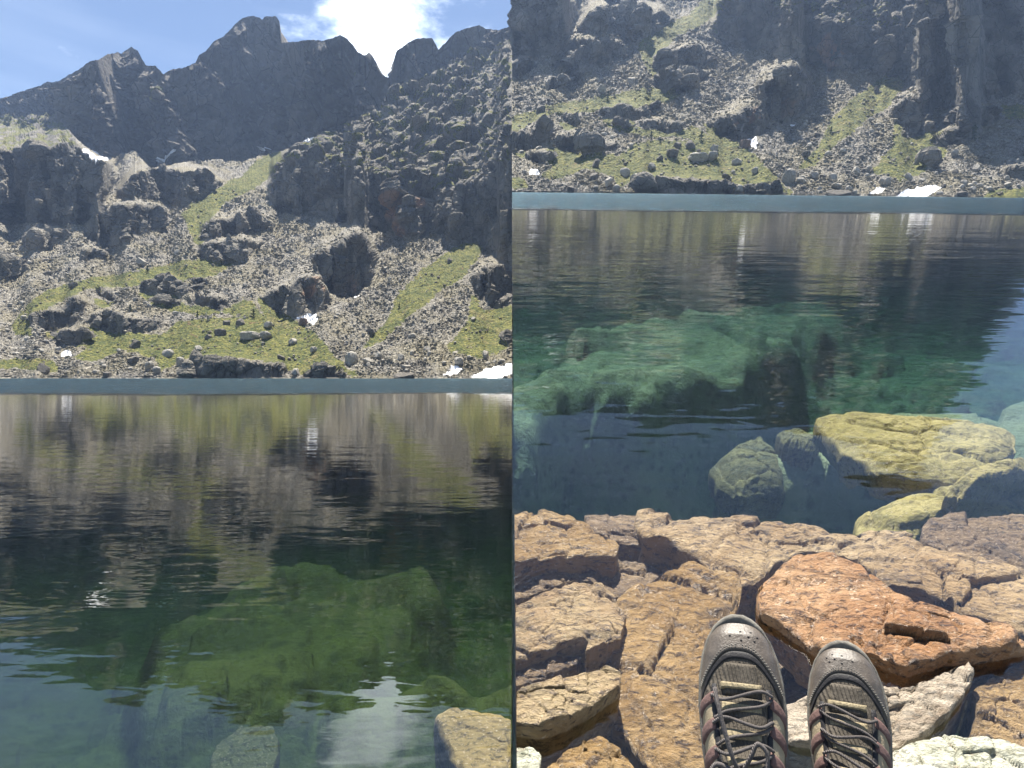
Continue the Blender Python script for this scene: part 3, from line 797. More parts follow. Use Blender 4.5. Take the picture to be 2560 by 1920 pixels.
for b, half in ((A, "left half"), (B, "right half")):
    for k, (U, Y, h_, w_, lab) in enumerate(PN):
        if (0 if b is A else 103)+5 < U < (1280 if b is A else 1600):
            pine(b, U, Y, h_, w_, lab+sfx(half), 50+k)
# ---------------------------------------------------------------- water
def water_material(name, b, ior, wind_from, amp, rings=None, sig=(.16, .055, .12), dens=1.0, tint=(1, 1, 1)):
    m = NB(name)
    Mi = b.M.T                                   # world -> basin frame, so that the ripples lie in the water plane
    vt = m.n("ShaderNodeCombineXYZ")
    for k in range(3):
        d = m.n("ShaderNodeVectorMath", operation='DOT_PRODUCT'); m.set(d, 0, m.pos); m.set(d, 1, tuple(float(q) for q in Mi[k]))
        m.t.links.new(d.outputs["Value"], vt.inputs[k])
    P = vt.outputs[0]
    sep = m.n("ShaderNodeSeparateXYZ"); m.set(sep, 0, P)
    Y = sep.outputs[1]
    # gentle ripples, longer across the view; a wind-ruffled belt in front of the far shore
    n1 = m.noise(1.0, 3, .5, vec=m.scale(P, (.9, 2.6, 0)))
    n2 = m.noise(1.0, 2, .5, vec=m.scale(P, (4.5, 10.0, 0)), dist=.4)
    n3 = m.noise(1.0, 2, .5, vec=m.scale(P, (.22, .8, 0)))
    h = m.math('ADD', m.math('MULTIPLY', n1, amp[0]), m.math('MULTIPLY', n2, amp[1]))
    h = m.math('ADD', h, m.math('MULTIPLY', n3, amp[2]))
    if rings:
        cx, cy, rad = rings
        d = m.n("ShaderNodeVectorMath", operation='DISTANCE'); m.set(d, 0, m.scale(P, (1, 1, 0))); m.set(d, 1, (cx, cy, 0))
        dd = d.outputs["Value"]
        wv = m.math('SINE', m.math('MULTIPLY', dd, 6.283/.013))
        env = m.math('MULTIPLY', m.ramp(dd, rad, rad*.75), m.ramp(dd, rad*.25, rad*.45))
        h = m.math('ADD', h, m.math('MULTIPLY', m.math('MULTIPLY', wv, env), .00017))
    nb1 = m.bump(h, 1.0)
    wob = m.noise(1.0, 4, .6, vec=m.scale(P, (.045, .02, 0)))
    edge = m.math('ADD', Y, m.math('MULTIPLY', m.math('SUBTRACT', wob, .5), wind_from*.55))
    wm = m.ramp(edge, wind_from*.92, wind_from*1.15)
    wm = m.math('MULTIPLY', wm, m.ramp(m.noise(1.0, 5, .75, vec=m.scale(P, (.9, .25, 0))), .30, .62, .45, 1.25))
    hw = m.noise(1.0, 3, .6, vec=m.scale(P, (3.0, 5.0, 0)))
    nb2 = m.bump(m.math('MULTIPLY', m.math('MULTIPLY', hw, wm), .28), 1.0, 1.0, nb1)
    gl = m.n("ShaderNodeBsdfGlossy"); m.set(gl, "Color", m.mix(wm, (1, 1, 1), (.22, .37, .48))); m.set(gl, "Roughness", m.math("ADD", m.math("MULTIPLY", wm, .22), .012)); m.set(gl, "Normal", nb2)
    tr = m.n("ShaderNodeBsdfTransparent"); m.set(tr, "Color", tint+(1,))
    fr = m.n("ShaderNodeFresnel"); m.set(fr, "IOR", ior); m.set(fr, "Normal", nb2)
    mx = m.n("ShaderNodeMixShader")
    m.t.links.new(fr.outputs[0], mx.inputs[0]); m.t.links.new(tr.outputs[0], mx.inputs[1]); m.t.links.new(gl.outputs[0], mx.inputs[2])
    m.t.links.new(mx.outputs[0], m.out.inputs["Surface"])
    ab = m.n("ShaderNodeVolumeAbsorption")
    mxs = max(sig)
    m.set(ab, "Color", tuple(1-q/mxs for q in sig)+(1,)); m.set(ab, "Density", mxs*dens)
    m.t.links.new(ab.outputs[0], m.out.inputs["Volume"])
    return m.m
def build_water(b, mat, ymax, deep):
    ys = [-3.0, ymax]
    def seam(y, z): return -(b.n[1]*y+b.n[2]*z)/b.n[0] + .0008*b.side
    V = []
    for z in (-b.h, -b.h-deep):
        for y in ys:
            V.append((seam(y, z), y, z))
        for y in reversed(ys):
            V.append((b.side*(6+1.35*max(y, 0)), y, z))
    V = np.array(V, float)
    Fc = [[0, 1, 2, 3], [7, 6, 5, 4], [0, 4, 5, 1], [1, 5, 6, 2], [2, 6, 7, 3], [3, 7, 4, 0]]
    if b.side > 0: Fc = [f[::-1] for f in Fc]
    o = mesh_obj("water", b.world(V), np.array(Fc), mat, smooth=False)
    tag(o, kind="structure")
WA = water_material("lake_water_green", A, 1.68, 43.0, (.0058, .0012, .006), sig=(.165, .110, .135))
ringc = B.on_plane(np.array(1440.), np.array(1520.), 0.0)
WB = water_material("lake_water_teal", B, 1.52, 24.0, (.0085, .0020, .012), rings=(float(ringc[0]), float(ringc[1]), .27), sig=(.120, .076, .076))
build_water(A, WA, 262, 12.0)
build_water(B, WB, 325, 12.0)

# ---------------------------------------------------------------- lake beds
def bed_material(name, c1, c2, c3, sc=1.0):
    m = NB(name)
    n1 = m.noise(.9*sc, 6, .6); n2 = m.noise(4.0*sc, 5, .65); n3 = m.noise(18*sc, 4, .6)
    c = m.mix(m.ramp(n1, .38, .62), c1, c2)
    c = m.mix(m.ramp(n2, .52, .70, 0, .7), c, c3)
    c = m.mix(m.ramp(m.voro(3.2*sc), .1, .35, .45, 0), c, (.05, .055, .04))
    m.bsdf(c, .9, m.bump(m.math('ADD', n2, m.math('MULTIPLY', n3, .35)), .12, .9), .1)
    return m.m
M_BEDA = bed_material("lake_bed_olive", (.13, .115, .05), (.20, .17, .07), (.07, .07, .035), .7)
M_BEDB = bed_material("lake_bed_teal", (.30, .30, .20), (.42, .39, .24), (.18, .18, .12), 1.0)
def build_bed(b, polys, D0, mat, smax=1.35):
    """a height field in the ground plane; polys: outline in the photograph, depth under the water"""
    nx, ny = 330, 420
    s = np.linspace(0, 1, nx)**1.0*smax
    yy = np.exp(np.linspace(math.log(.35), math.log(246.0*b.k), ny))
    S, Yy = np.meshgrid(s, yy)
    sx = -(b.n[1]*Yy+b.n[2]*(-b.h-3))/b.n[0]
    Xx = sx+b.side*S*Yy
    Pn = np.stack([Xx.ravel()/1.8, Yy.ravel()/1.8, Xx.ravel()*0+2], 1)
    w1 = fbm(Pn, 4, 3).reshape(Xx.shape)*.9; w2 = fbm(Pn, 4, 19).reshape(Xx.shape)*.9
    D = np.interp(Yy, D0[0], D0[1])
    for poly, d in polys:
        g = b.on_plane(np.array([q[0] for q in poly], float), np.array([q[1] for q in poly], float), -d)
        k = min(1.0, g[:, 1].mean()/9)
        D = np.where(inpoly(Xx+w1*k, Yy+w2*k, [(q[0], q[1]) for q in g]), d, D)
    D = blur(blur(D, 14, 1), 22, 0)
    q = np.stack([Xx, Yy, -b.h-D], -1).reshape(-1, 3)
    f1, c1 = facets(q*np.array([1, 1, .6])/2.1, 61, 1.3); f2, c2 = facets(q/.8, 62, 1.2)
    d = (.30*f1+.14*f2-.10*np.exp(-c1*8))*np.clip(D.ravel()/2.2, .2, 1.3)+.30*fbm(q/2.5, 3, 63)
    q[:, 2] += d
    q[:, 2] = np.minimum(q[:, 2], -b.h-.12)
    x0 = -(b.n[1]*q[:, 1]+b.n[2]*q[:, 2])/b.n[0]
    q[:, 0] = x0+b.side*S.ravel()*q[:, 1]
    a0 = (np.arange(ny-1)[:, None]*nx+np.arange(nx-1)[None, :]).ravel()
    f = np.stack([a0, a0+1, a0+nx+1, a0+nx], 1)
    if b.side < 0: f = f[:, ::-1]
    o = mesh_obj("lake_bed", b.world(q), f, mat)
    tag(o, kind="structure")
build_bed(A, [
    (pw([(640,1190),(930,1190),(985,1270),(900,1350),(800,1410),(690,1440),(640,1500),(400,1520),(250,1440),(330,1330),(520,1250)]), 3.9),
    (pw([(700,1450),(800,1430),(880,1410),(1000,1425),(1110,1400),(1110,1520),(900,1540),(760,1530),(660,1500)]), 3.7),
    (pw([(930,1500),(1110,1490),(1110,1700),(960,1700)]), 2.2),
    ], ([0, 3, 6, 9, 14, 30, 250], [3.8, 4.2, 4.5, 4.8, 5.4, 7.0, 7.5]), M_BEDA)
def rg3(l): return [(1280+.5787*x, 480+.5787*y) for x, y in l]
build_bed(B, [
    (rg3([(150,975),(330,925),(700,890),(950,850),(1100,780),(1300,650),(1480,520),(1400,450),(900,450),(300,580),(-50,800),(-50,1010)]), 3.3),
    (rg3([(700,1060),(900,1070),(1150,960),(1500,860),(2400,780),(2400,1250),(1300,1250),(900,1180)]), 2.2),
    (rg3([(1900,900),(2300,880),(2300,980),(1700,980),(1650,930)]), 2.3),
    (rg3([(1450,1120),(1700,1130),(2500,1120),(2500,1330),(1950,1430),(1500,1420)]), .70),
    ], ([0, 2, 3, 5, 11, 16, 30, 250], [4.0, 6.5, 7.2, 7.8, 7.6, 4.8, 4.6, 6]), M_BEDB)

# ---------------------------------------------------------------- the rock face where the two basins meet (edge-on from the camera)
def seam_wall():
    U, Yg, Pd, N, *_ = SURF["east"]
    prof = [np.array([0, .4, 0.])]
    def sp(y, z): return np.array([-(B.n[1]*y+B.n[2]*z)/B.n[0]+.006, y, z])
    pts = [sp(y, -B.h+.004) for y in (.3, .8, 1.6, 3, 6, 12, 25, 60, 120, 180, 240, 300, 360)]
    pts += [p for p in Pd[5::12, 0]]
    W = B.world(np.array(pts)); W[:, 0] = 0.0
    L = W.copy(); L[:, 2] = np.minimum(-12.0, W[:, 2]-20)
    n = len(W); i = np.arange(n-1)
    V = np.concatenate([W, L])
    V2 = V.copy(); V2[:, 0] += .0004; V2[:, 2] -= .01
    V = np.concatenate([V, V2])
    f = np.concatenate([np.stack([i, i+n, i+n+1, i+1], 1), np.stack([i+2*n, i+2*n+1, i+3*n+1, i+3*n], 1), np.stack([i, i+1, i+2*n+1, i+2*n], 1)])
    o = mesh_obj("bedrock", V, f, M_NEARS["east"], smooth=False, attrs={k: np.zeros(4*n) for k in ("grass", "scree", "snow", "rust")})
    tag(o, kind="structure")
seam_wall()

# ---------------------------------------------------------------- the rocks at the water's edge
def rock_material(name, c1, c2, c3, rough=.55, bump=.020, sc=1.0, spec=.4, dark=(.035, .028, .035)):
    m = NB(name)
    strata = m.scale(None, (9*sc, 16*sc, 16*sc))
    n1 = m.noise(5*sc, 5, .6, dist=.6); n2 = m.noise(1.0, 6, .65, vec=strata, dist=.8); n3 = m.noise(1.0, 7, .72, vec=m.scale(None, (40*sc, 85*sc, 85*sc)), dist=.5)
    n4 = m.noise(130*sc, 3, .6)
    c = m.mix(m.ramp(n1, .38, .62), c1, c2)
    c = m.mix(m.ramp(n2, .50, .66, 0, .75), c, c3)
    c = m.mix(m.ramp(n3, .50, .63, 0, .82), c, dark)
    c = m.mix(m.ramp(m.voro(75*sc), .05, .30, .5, 0), c, (.42, .33, .24))
    c = m.mix(m.ramp(n4, .60, .72, 0, .6), c, (.55, .47, .36))
    h = m.math('ADD', m.math('MULTIPLY', n2, .9), m.math('MULTIPLY', n3, .6))
    h = m.math('ADD', h, m.math('MULTIPLY', n4, .16))
    m.bsdf(c, rough, m.bump(h, bump, 1.0), spec)
    return m.m
RM = dict(
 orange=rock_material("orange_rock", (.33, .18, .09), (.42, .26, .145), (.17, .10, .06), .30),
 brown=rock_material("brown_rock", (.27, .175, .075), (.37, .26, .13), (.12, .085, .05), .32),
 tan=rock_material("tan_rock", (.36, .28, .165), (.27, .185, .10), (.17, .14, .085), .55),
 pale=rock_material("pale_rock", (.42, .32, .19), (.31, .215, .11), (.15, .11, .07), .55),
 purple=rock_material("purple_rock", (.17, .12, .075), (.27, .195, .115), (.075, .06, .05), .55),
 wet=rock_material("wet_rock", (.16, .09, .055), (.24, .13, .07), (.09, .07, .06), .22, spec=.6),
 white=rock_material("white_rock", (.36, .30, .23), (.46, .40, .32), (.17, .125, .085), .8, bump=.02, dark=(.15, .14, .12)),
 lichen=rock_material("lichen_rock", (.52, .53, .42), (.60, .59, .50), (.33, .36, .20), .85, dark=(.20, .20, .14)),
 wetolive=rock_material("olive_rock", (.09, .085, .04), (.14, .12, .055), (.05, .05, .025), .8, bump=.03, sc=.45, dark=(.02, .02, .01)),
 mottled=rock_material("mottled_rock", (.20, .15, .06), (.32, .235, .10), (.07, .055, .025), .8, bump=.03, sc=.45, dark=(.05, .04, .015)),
 algae=rock_material("algae_rock", (.30, .25, .085), (.40, .33, .13), (.15, .13, .045), .8, bump=.02, sc=.6, dark=(.12, .09, .03)),
)
def r4(l): return [(1280+.422*x, 1200+.422*y) for x, y in l]
def r5(l): return [(1900+.422*x, 1200+.422*y) for x, y in l]
def shore_rock(b, name, poly, z, mat, label, seed, drop=.35, tilt=(0, 0), bulge=.012, rough=1.0, group="rocks at the water's edge", edge=.03, grow=1.0, ew=.07):
    """a slab: its outline stands on the plane z above the water; tilt lifts it to the right and to the back"""
    poly = np.array(poly, float); cen0 = poly.mean(0)
    poly = cen0+(poly-cen0)*grow
    seg = np.roll(poly, -1, 0)-poly; L = np.linalg.norm(seg, axis=1); cum = np.concatenate([[0], np.cumsum(L)])
    M = 168
    s = np.linspace(0, cum[-1], M, endpoint=False)
    k = np.clip(np.searchsorted(cum, s, side='right')-1, 0, len(poly)-1)
    pts = poly[k]+seg[k]*((s-cum[k])/L[k])[:, None]
    for _ in range(3): pts = (np.roll(pts, 1, 0)+2*pts+np.roll(pts, -1, 0))/4
    a = 2*np.pi*np.arange(M)/M
    jit = 5.0*fbm(np.stack([np.cos(a)*5, np.sin(a)*5, a*0+seed], 1), 4, seed)
    dirv = pts-pts.mean(0); dirv /= np.linalg.norm(dirv, axis=1, keepdims=True)
    pts = pts+dirv*jit[:, None]
    P = b.on_plane(pts[:, 0], pts[:, 1], z)
    c = P.mean(0); size = np.sqrt(np.abs(np.sum(P[:, 0]*np.roll(P[:, 1], -1)-P[:, 1]*np.roll(P[:, 0], -1)))/2)
    K = 56
    ts = np.linspace(0, 1, K)**.85
    rings = []
    for t in ts[1:]:
        q = c+(P-c)*t
        q = q.copy(); q[:, 2] += size*bulge*4*(1-t**3)*.25 - edge*size*np.clip((t-1+ew)/ew, 0, 1)**2*.6
        rings.append(q)
    for j in range(1, 15):
        u = j/14.0
        q = c+(P-c)*(1.0+.03*math.sin(u*1.6)-.10*u*u)
        q = q.copy(); q[:, 2] = q[:, 2]-edge*size*.6-drop*u
        rings.append(q)
    V = np.concatenate([[c+np.array([0, 0, size*bulge])]]+rings+[[c-np.array([0, 0, drop])]])
    dx = V[:, 0]-c[0]; dyy = V[:, 1]-c[1]
    V[:, 2] += tilt[0]*dx+tilt[1]*dyy
    f1, c1 = facets(V/(size*.42)+seed, seed, 1.2); f2, c2 = facets(V/(size*.16)+seed, seed+1, 1.1); f3, _ = facets(V/(size*.06)+seed, seed+2, 1.0)
    V = V.copy()
    amp = size*rough
    V[:, 2] += amp*(.062*f1+.022*f2+.006*f3-.034*np.exp(-c1*18)-.012*np.exp(-c2*16)) + amp*.018*fbm(V/(size*.35), 4, seed+3)+amp*.004*fbm(V/(size*.05), 3, seed+8)
    g = fbm(V/(size*.22)+7, 4, seed+4)*size*.035*rough
    rr = V-c; rr[:, 2] = 0; ln = np.linalg.norm(rr, axis=1, keepdims=True)+1e-6
    V += rr/ln*g[:, None]*np.clip(ln/size, 0, 1)
    # nothing may cross the plane where the basins meet
    if abs(poly[:, 0].min()-1280) < 60 or True:
        sx = -(b.n[1]*V[:, 1]+b.n[2]*V[:, 2])/b.n[0]
        V[:, 0] = np.maximum(V[:, 0], sx+.006) if b.side > 0 else np.minimum(V[:, 0], sx-.006)
    nr = len(rings); i = np.arange(M); j = (i+1) % M
    Fq = np.concatenate([np.stack([1+r*M+i, 1+(r+1)*M+i, 1+(r+1)*M+j, 1+r*M+j], 1) for r in range(nr-1)])
    Ft = np.concatenate([np.stack([0*i, 1+i, 1+j], 1), np.stack([0*i+1+nr*M, 1+(nr-1)*M+j, 1+(nr-1)*M+i], 1)])
    ar = np.sum(P[:, 0]*np.roll(P[:, 1], -1)-P[:, 1]*np.roll(P[:, 0], -1))
    if ar < 0: Fq, Ft = Fq[:, ::-1], Ft[:, ::-1]
    o = mesh_obj(name, b.world(V), [Fq, Ft], RM[mat])
    tag(o, label, "rock", group)
    return o
FR = [
 ("rock_slab", r4([(1060,505),(1150,540),(1240,570),(1330,560),(1350,610),(1320,770),(1280,900),(1250,1050),(1260,1400),(1300,1700),(850,1700),(760,1560),(700,1480),(600,1400),(640,1200),(570,1040),(650,930),(665,800),(620,720),(740,650),(850,590),(980,530)]), -.034, 'brown', "large flat brown slab just under the water left of the shoes", .30, (0, 0)),
 ("rock", r4([(25,725),(200,655),(370,600),(520,620),(610,700),(612,765),(480,840),(500,890),(490,920),(300,960),(25,1050),(-60,1000),(-60,740)]), -.006, 'tan', "yellowish cracked rock at the waterline by the left rim", .22, (0, 0)),
 ("rock", r4([(495,850),(590,790),(672,790),(660,850),(645,930),(440,1000)]), -.006, 'tan', "small pale wedge rock right of the yellowish cracked rock", .22, (0, 0)),
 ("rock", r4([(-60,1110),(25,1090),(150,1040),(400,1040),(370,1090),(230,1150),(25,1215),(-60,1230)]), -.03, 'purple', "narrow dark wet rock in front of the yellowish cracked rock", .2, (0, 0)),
 ("rock", r4([(-80,1260),(25,1235),(220,1165),(420,1130),(560,1080),(650,1120),(645,1200),(470,1320),(330,1390),(200,1440),(30,1430),(-80,1440)]), .028, 'tan', "tan sunlit rock with wet brown edges standing out of the water at left", .22, (0, -.06)),
 ("rock", r4([(200,1700),(330,1590),(510,1510),(600,1560),(690,1640),(740,1740),(500,1850),(200,1850)]), .03, 'brown', "smooth light brown rock at the bottom left of the large slab", .25, (0, 0)),
 ("rock", r4([(-60,1600),(110,1580),(172,1630),(165,1720),(100,1760),(-60,1760)]), .02, 'lichen', "small yellow-green stone in the bottom left corner of the rocks", .2, (0, 0)),
 ("rock_slab", r5([(-5,740),(5,620),(100,500),(240,405),(420,420),(600,490),(720,570),(800,640),(960,720),(1080,760),(1200,800),(1400,860),(1530,880),(1640,940),(1500,970),(1300,1000),(1100,1015),(1040,1040),(880,1085),(700,1010),(560,990),(420,1010),(330,950),(200,860),(110,790),(20,760)]), .030, 'orange', "big orange-brown slab with a dark broken front edge right of the shoes", .10, (.0, -.02)),
 ("rock_slab", r5([(600,450),(740,370),(860,330),(920,350),(1010,390),(1150,430),(1300,480),(1420,490),(1520,540),(1700,640),(1700,900),(1500,870),(1300,830),(1200,790),(1150,690),(1000,640),(860,610),(760,600),(700,520)]), -.016, 'pale', "wide pale slab behind the orange slab, reaching the right rim", .25, (0, 0)),
 ("rock_slab", r4([(760,190),(870,195),(910,240),(1100,185),(1160,220),(1330,200),(1470,225)])+r5([(100,230),(180,235),(340,260),(430,300),(570,310),(750,290),(880,320),(740,380),(600,450),(400,410),(240,400),(100,480),(0,560)])+r4([(1370,590),(1200,530),(1150,450),(1060,400),(960,350),(800,340)]), -.05, 'pale', "long submerged slab edge along the drop into deep water, speckled pale and brown", .4, (0, 0)),
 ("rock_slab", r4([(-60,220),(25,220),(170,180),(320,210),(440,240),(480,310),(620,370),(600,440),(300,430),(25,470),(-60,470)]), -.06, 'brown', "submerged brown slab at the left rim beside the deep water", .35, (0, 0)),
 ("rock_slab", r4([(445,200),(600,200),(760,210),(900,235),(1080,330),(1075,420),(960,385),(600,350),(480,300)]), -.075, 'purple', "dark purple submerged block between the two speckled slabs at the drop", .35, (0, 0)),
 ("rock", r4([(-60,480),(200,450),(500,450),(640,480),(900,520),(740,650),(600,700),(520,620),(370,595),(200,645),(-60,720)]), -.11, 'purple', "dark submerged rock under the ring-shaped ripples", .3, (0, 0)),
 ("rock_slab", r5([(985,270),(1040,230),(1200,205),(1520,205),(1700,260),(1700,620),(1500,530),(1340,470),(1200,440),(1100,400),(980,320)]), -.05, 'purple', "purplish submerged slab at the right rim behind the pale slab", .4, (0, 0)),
 ("rock", r5([(90,1380),(200,1290),(330,1250),(560,1240),(760,1240),(1000,1190),(1220,1085),(1272,1160),(1150,1340),(950,1520),(780,1600),(500,1580),(200,1520),(120,1470)]), .015, 'white', "rough whitish rock under and between the two shoes", .24, (.02, .02)),
 ("rock", r5([(740,1640),(900,1540),(1100,1490),(1240,1530),(1330,1520),(1460,1530),(1600,1600),(1700,1900),(700,1900)]), .05, 'lichen', "pale lichen-spotted rock at the bottom right beside the right shoe", .3, (0, 0)),
 ("rock", r5([(1265,1250),(1400,1160),(1520,1080),(1700,1020),(1700,1650),(1520,1575),(1420,1520),(1250,1510),(1300,1360)]), -.012, 'brown', "reddish brown rock at the right rim below the orange slab", .3, (0, 0)),
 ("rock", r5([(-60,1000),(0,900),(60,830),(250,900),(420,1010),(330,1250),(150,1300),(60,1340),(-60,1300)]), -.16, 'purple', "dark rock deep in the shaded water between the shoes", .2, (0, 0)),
]
seed = 300
for nm, poly, z, mt, lab, drop, tl in FR:
    seed += 5
    shore_rock(B, nm, poly, z, mt, lab, seed, drop=drop, tilt=tl, rough=1.0, grow=1.05 if z < 0 else 1.0)
shore_rock(B, "submerged_slab", rg3([(1310,940),(1400,928),(1560,940),(1900,970),(2100,985),(2180,1010),(2190,1090),(2130,1130),(2050,1180),(1960,1235),(1850,1225),(1600,1180),(1540,1130),(1440,1080),(1370,1010)]), -.50, 'algae', "large yellow algae-covered slab lying under water right of the centre", 411, drop=.16, group="stones under the lake water", rough=.8, edge=.10, ew=.3)
shore_rock(B, "submerged_slab", r5([(590,100),(760,30),(1000,0),(1500,-40),(1700,0),(1700,200),(1510,190),(1200,140),(990,250),(880,320),(640,300)]), -.55, 'algae', "pale yellow underwater rock between the algae slab and the purplish slab", 421, drop=.35, group="stones under the lake water", rough=.8, edge=.40, ew=.6)
shore_rock(B, "submerged_rock", rg3([(1880,1250),(1960,1180),(2100,1140),(2260,1120),(2260,1180),(2100,1230),(1960,1270)]), -.42, 'algae', "narrow underwater ridge rock near the right rim below the algae slab", 425, drop=.30, group="stones under the lake water", rough=.8, edge=.40, ew=.6)
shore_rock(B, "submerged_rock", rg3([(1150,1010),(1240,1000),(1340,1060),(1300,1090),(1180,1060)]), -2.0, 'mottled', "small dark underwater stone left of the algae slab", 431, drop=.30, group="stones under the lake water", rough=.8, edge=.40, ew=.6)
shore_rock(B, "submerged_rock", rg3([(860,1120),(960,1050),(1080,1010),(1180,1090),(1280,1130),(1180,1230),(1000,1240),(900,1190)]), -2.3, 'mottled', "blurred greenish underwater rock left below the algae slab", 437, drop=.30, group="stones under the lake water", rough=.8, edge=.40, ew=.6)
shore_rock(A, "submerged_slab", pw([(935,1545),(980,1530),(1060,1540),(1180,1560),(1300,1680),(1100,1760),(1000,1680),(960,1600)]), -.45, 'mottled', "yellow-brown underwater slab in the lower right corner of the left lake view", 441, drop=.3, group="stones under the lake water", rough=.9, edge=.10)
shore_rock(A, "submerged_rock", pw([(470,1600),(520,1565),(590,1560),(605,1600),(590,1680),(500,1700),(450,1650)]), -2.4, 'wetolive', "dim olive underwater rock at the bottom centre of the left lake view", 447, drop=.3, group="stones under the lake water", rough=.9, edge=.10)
# ---------------------------------------------------------------- the two hiking shoes
def cloth(name, c, rough=.85, weave=0, bump=.0006, c2=None, spec=.3):
    m = NB(name)
    n = m.noise(60, 5, .65); n2 = m.noise(420, 3, .6)
    col = m.mix(m.ramp(n, .35, .7), c, c2 or tuple(q*.68 for q in c))
    col = m.mix(m.ramp(n2, .55, .75, 0, .35), col, tuple(min(1, q*1.7) for q in c))
    h = m.math('ADD', n2, m.math('MULTIPLY', n, .8))
    if weave:
        w = m.n("ShaderNodeTexWave"); m.set(w, "Vector", m.pos); m.set(w, "Scale", weave); m.set(w, "Distortion", 1.5)
        h = m.math('ADD', h, w.outputs["Fac"])
    m.bsdf(col, rough, m.bump(h, bump, 1.0), spec)
    return m.m
S_LEATHER = cloth("shoe_leather", (.105, .088, .072), .45, c2=(.065, .056, .048), spec=.5)
S_MESH = cloth("shoe_mesh", (.115, .10, .08), .9, weave=90, bump=.0012)
S_TRIM = cloth("shoe_black_trim", (.022, .022, .025), .6)
S_TAN = cloth("shoe_tan_panel", (.40, .33, .22), .85)
S_PALE = cloth("shoe_pale_tongue", (.31, .26, .165), .85, weave=60, bump=.001)
S_BROWN = cloth("shoe_brown_strap", (.17, .105, .095), .8)
S_SOLE = cloth("shoe_sole_rubber", (.19, .18, .155), .8, c2=(.10, .095, .085))
S_LACE = cloth("shoe_lace_cord", (.15, .135, .13), .9, weave=240, bump=.0008)
S_THREAD = cloth("shoe_thread", (.30, .29, .26), .9)
WS = ([0, .004, .012, .025, .045, .07, .10, .14, .18, .23, .27, .290, .298, .302], [.003, .016, .0285, .0385, .0465, .0510, .0525, .0495, .0440, .0395, .0365, .029, .017, .003])
HS = ([0, .006, .02, .045, .08, .12, .16, .20, .23, .27, .302], [.024, .034, .047, .055, .060, .072, .090, .108, .112, .098, .07])
def shoe_pt(s, th, off=0.0):
    """point on the upper: s metres back from the toe, th 0 (right edge) .. pi (left edge)"""
    s = np.asarray(s, float); th = np.asarray(th, float)*np.ones_like(s)
    def f(s, th):
        w = np.interp(s, *WS); h = np.interp(s, *HS); z0 = .024
        c, sn = np.cos(th), np.sin(th)
        k = np.clip((s-.08)/.10, 0, 1)
        px = np.sign(c)*np.abs(c)**(.62+.25*k); pz = np.abs(sn)**(.80+.1*k)
        return np.stack([w*px, -s, z0+(h-z0)*pz], -1)
    p = f(s, th)
    e = 1e-4
    a = f(np.clip(s+e, 0, .302), th)-f(np.clip(s-e, 0, .302), th); b_ = f(s, th+e*8)-f(s, th-e*8)
    n = np.cross(b_, a); n /= np.linalg.norm(n, axis=-1, keepdims=True)+1e-9
    n = np.where((n[..., 2:3] < -.05), -n, n)
    return p+n*np.asarray(off)[..., None]*np.ones(p.shape)
def grid_faces(a, b_):
    i = (np.arange(a-1)[:, None]*b_+np.arange(b_-1)[None, :]).ravel()
    return np.stack([i, i+1, i+b_+1, i+b_], 1)
def tube(pts, r, seg=8):
    pts = np.asarray(pts, float)
    # Catmull-Rom through the points
    out = []
    P = np.concatenate([[2*pts[0]-pts[1]], pts, [2*pts[-1]-pts[-2]]])
    for k in range(1, len(P)-2):
        for t in np.linspace(0, 1, 7, endpoint=False):
            out.append(.5*((2*P[k])+(-P[k-1]+P[k+1])*t+(2*P[k-1]-5*P[k]+4*P[k+1]-P[k+2])*t*t+(-P[k-1]+3*P[k]-3*P[k+1]+P[k+2])*t**3))
    out.append(pts[-1]); C = np.array(out)
    T = np.gradient(C, axis=0); T /= np.linalg.norm(T, axis=1, keepdims=True)+1e-9
    ref = np.array([.13, .21, .97]); X = np.cross(T, ref); X /= np.linalg.norm(X, axis=1, keepdims=True)+1e-9
    Y = np.cross(T, X); a = 2*np.pi*np.arange(seg)/seg
    V = C[:, None]+r*(np.cos(a)[None, :, None]*X[:, None]+np.sin(a)[None, :, None]*Y[:, None])
    n = len(C); i = np.arange(n-1)[:, None]*seg+np.arange(seg)[None, :]; j = np.arange(n-1)[:, None]*seg+(np.arange(seg)[None, :]+1) % seg
    Fq = np.stack([i, j, j+seg, i+seg], -1).reshape(-1, 4)
    V = V.reshape(-1, 3)
    caps = np.array([[0, k+1, k] for k in range(1, seg-1)]+[[(n-1)*seg, (n-1)*seg+k, (n-1)*seg+k+1] for k in range(1, seg-1)])
    return V, Fq, caps
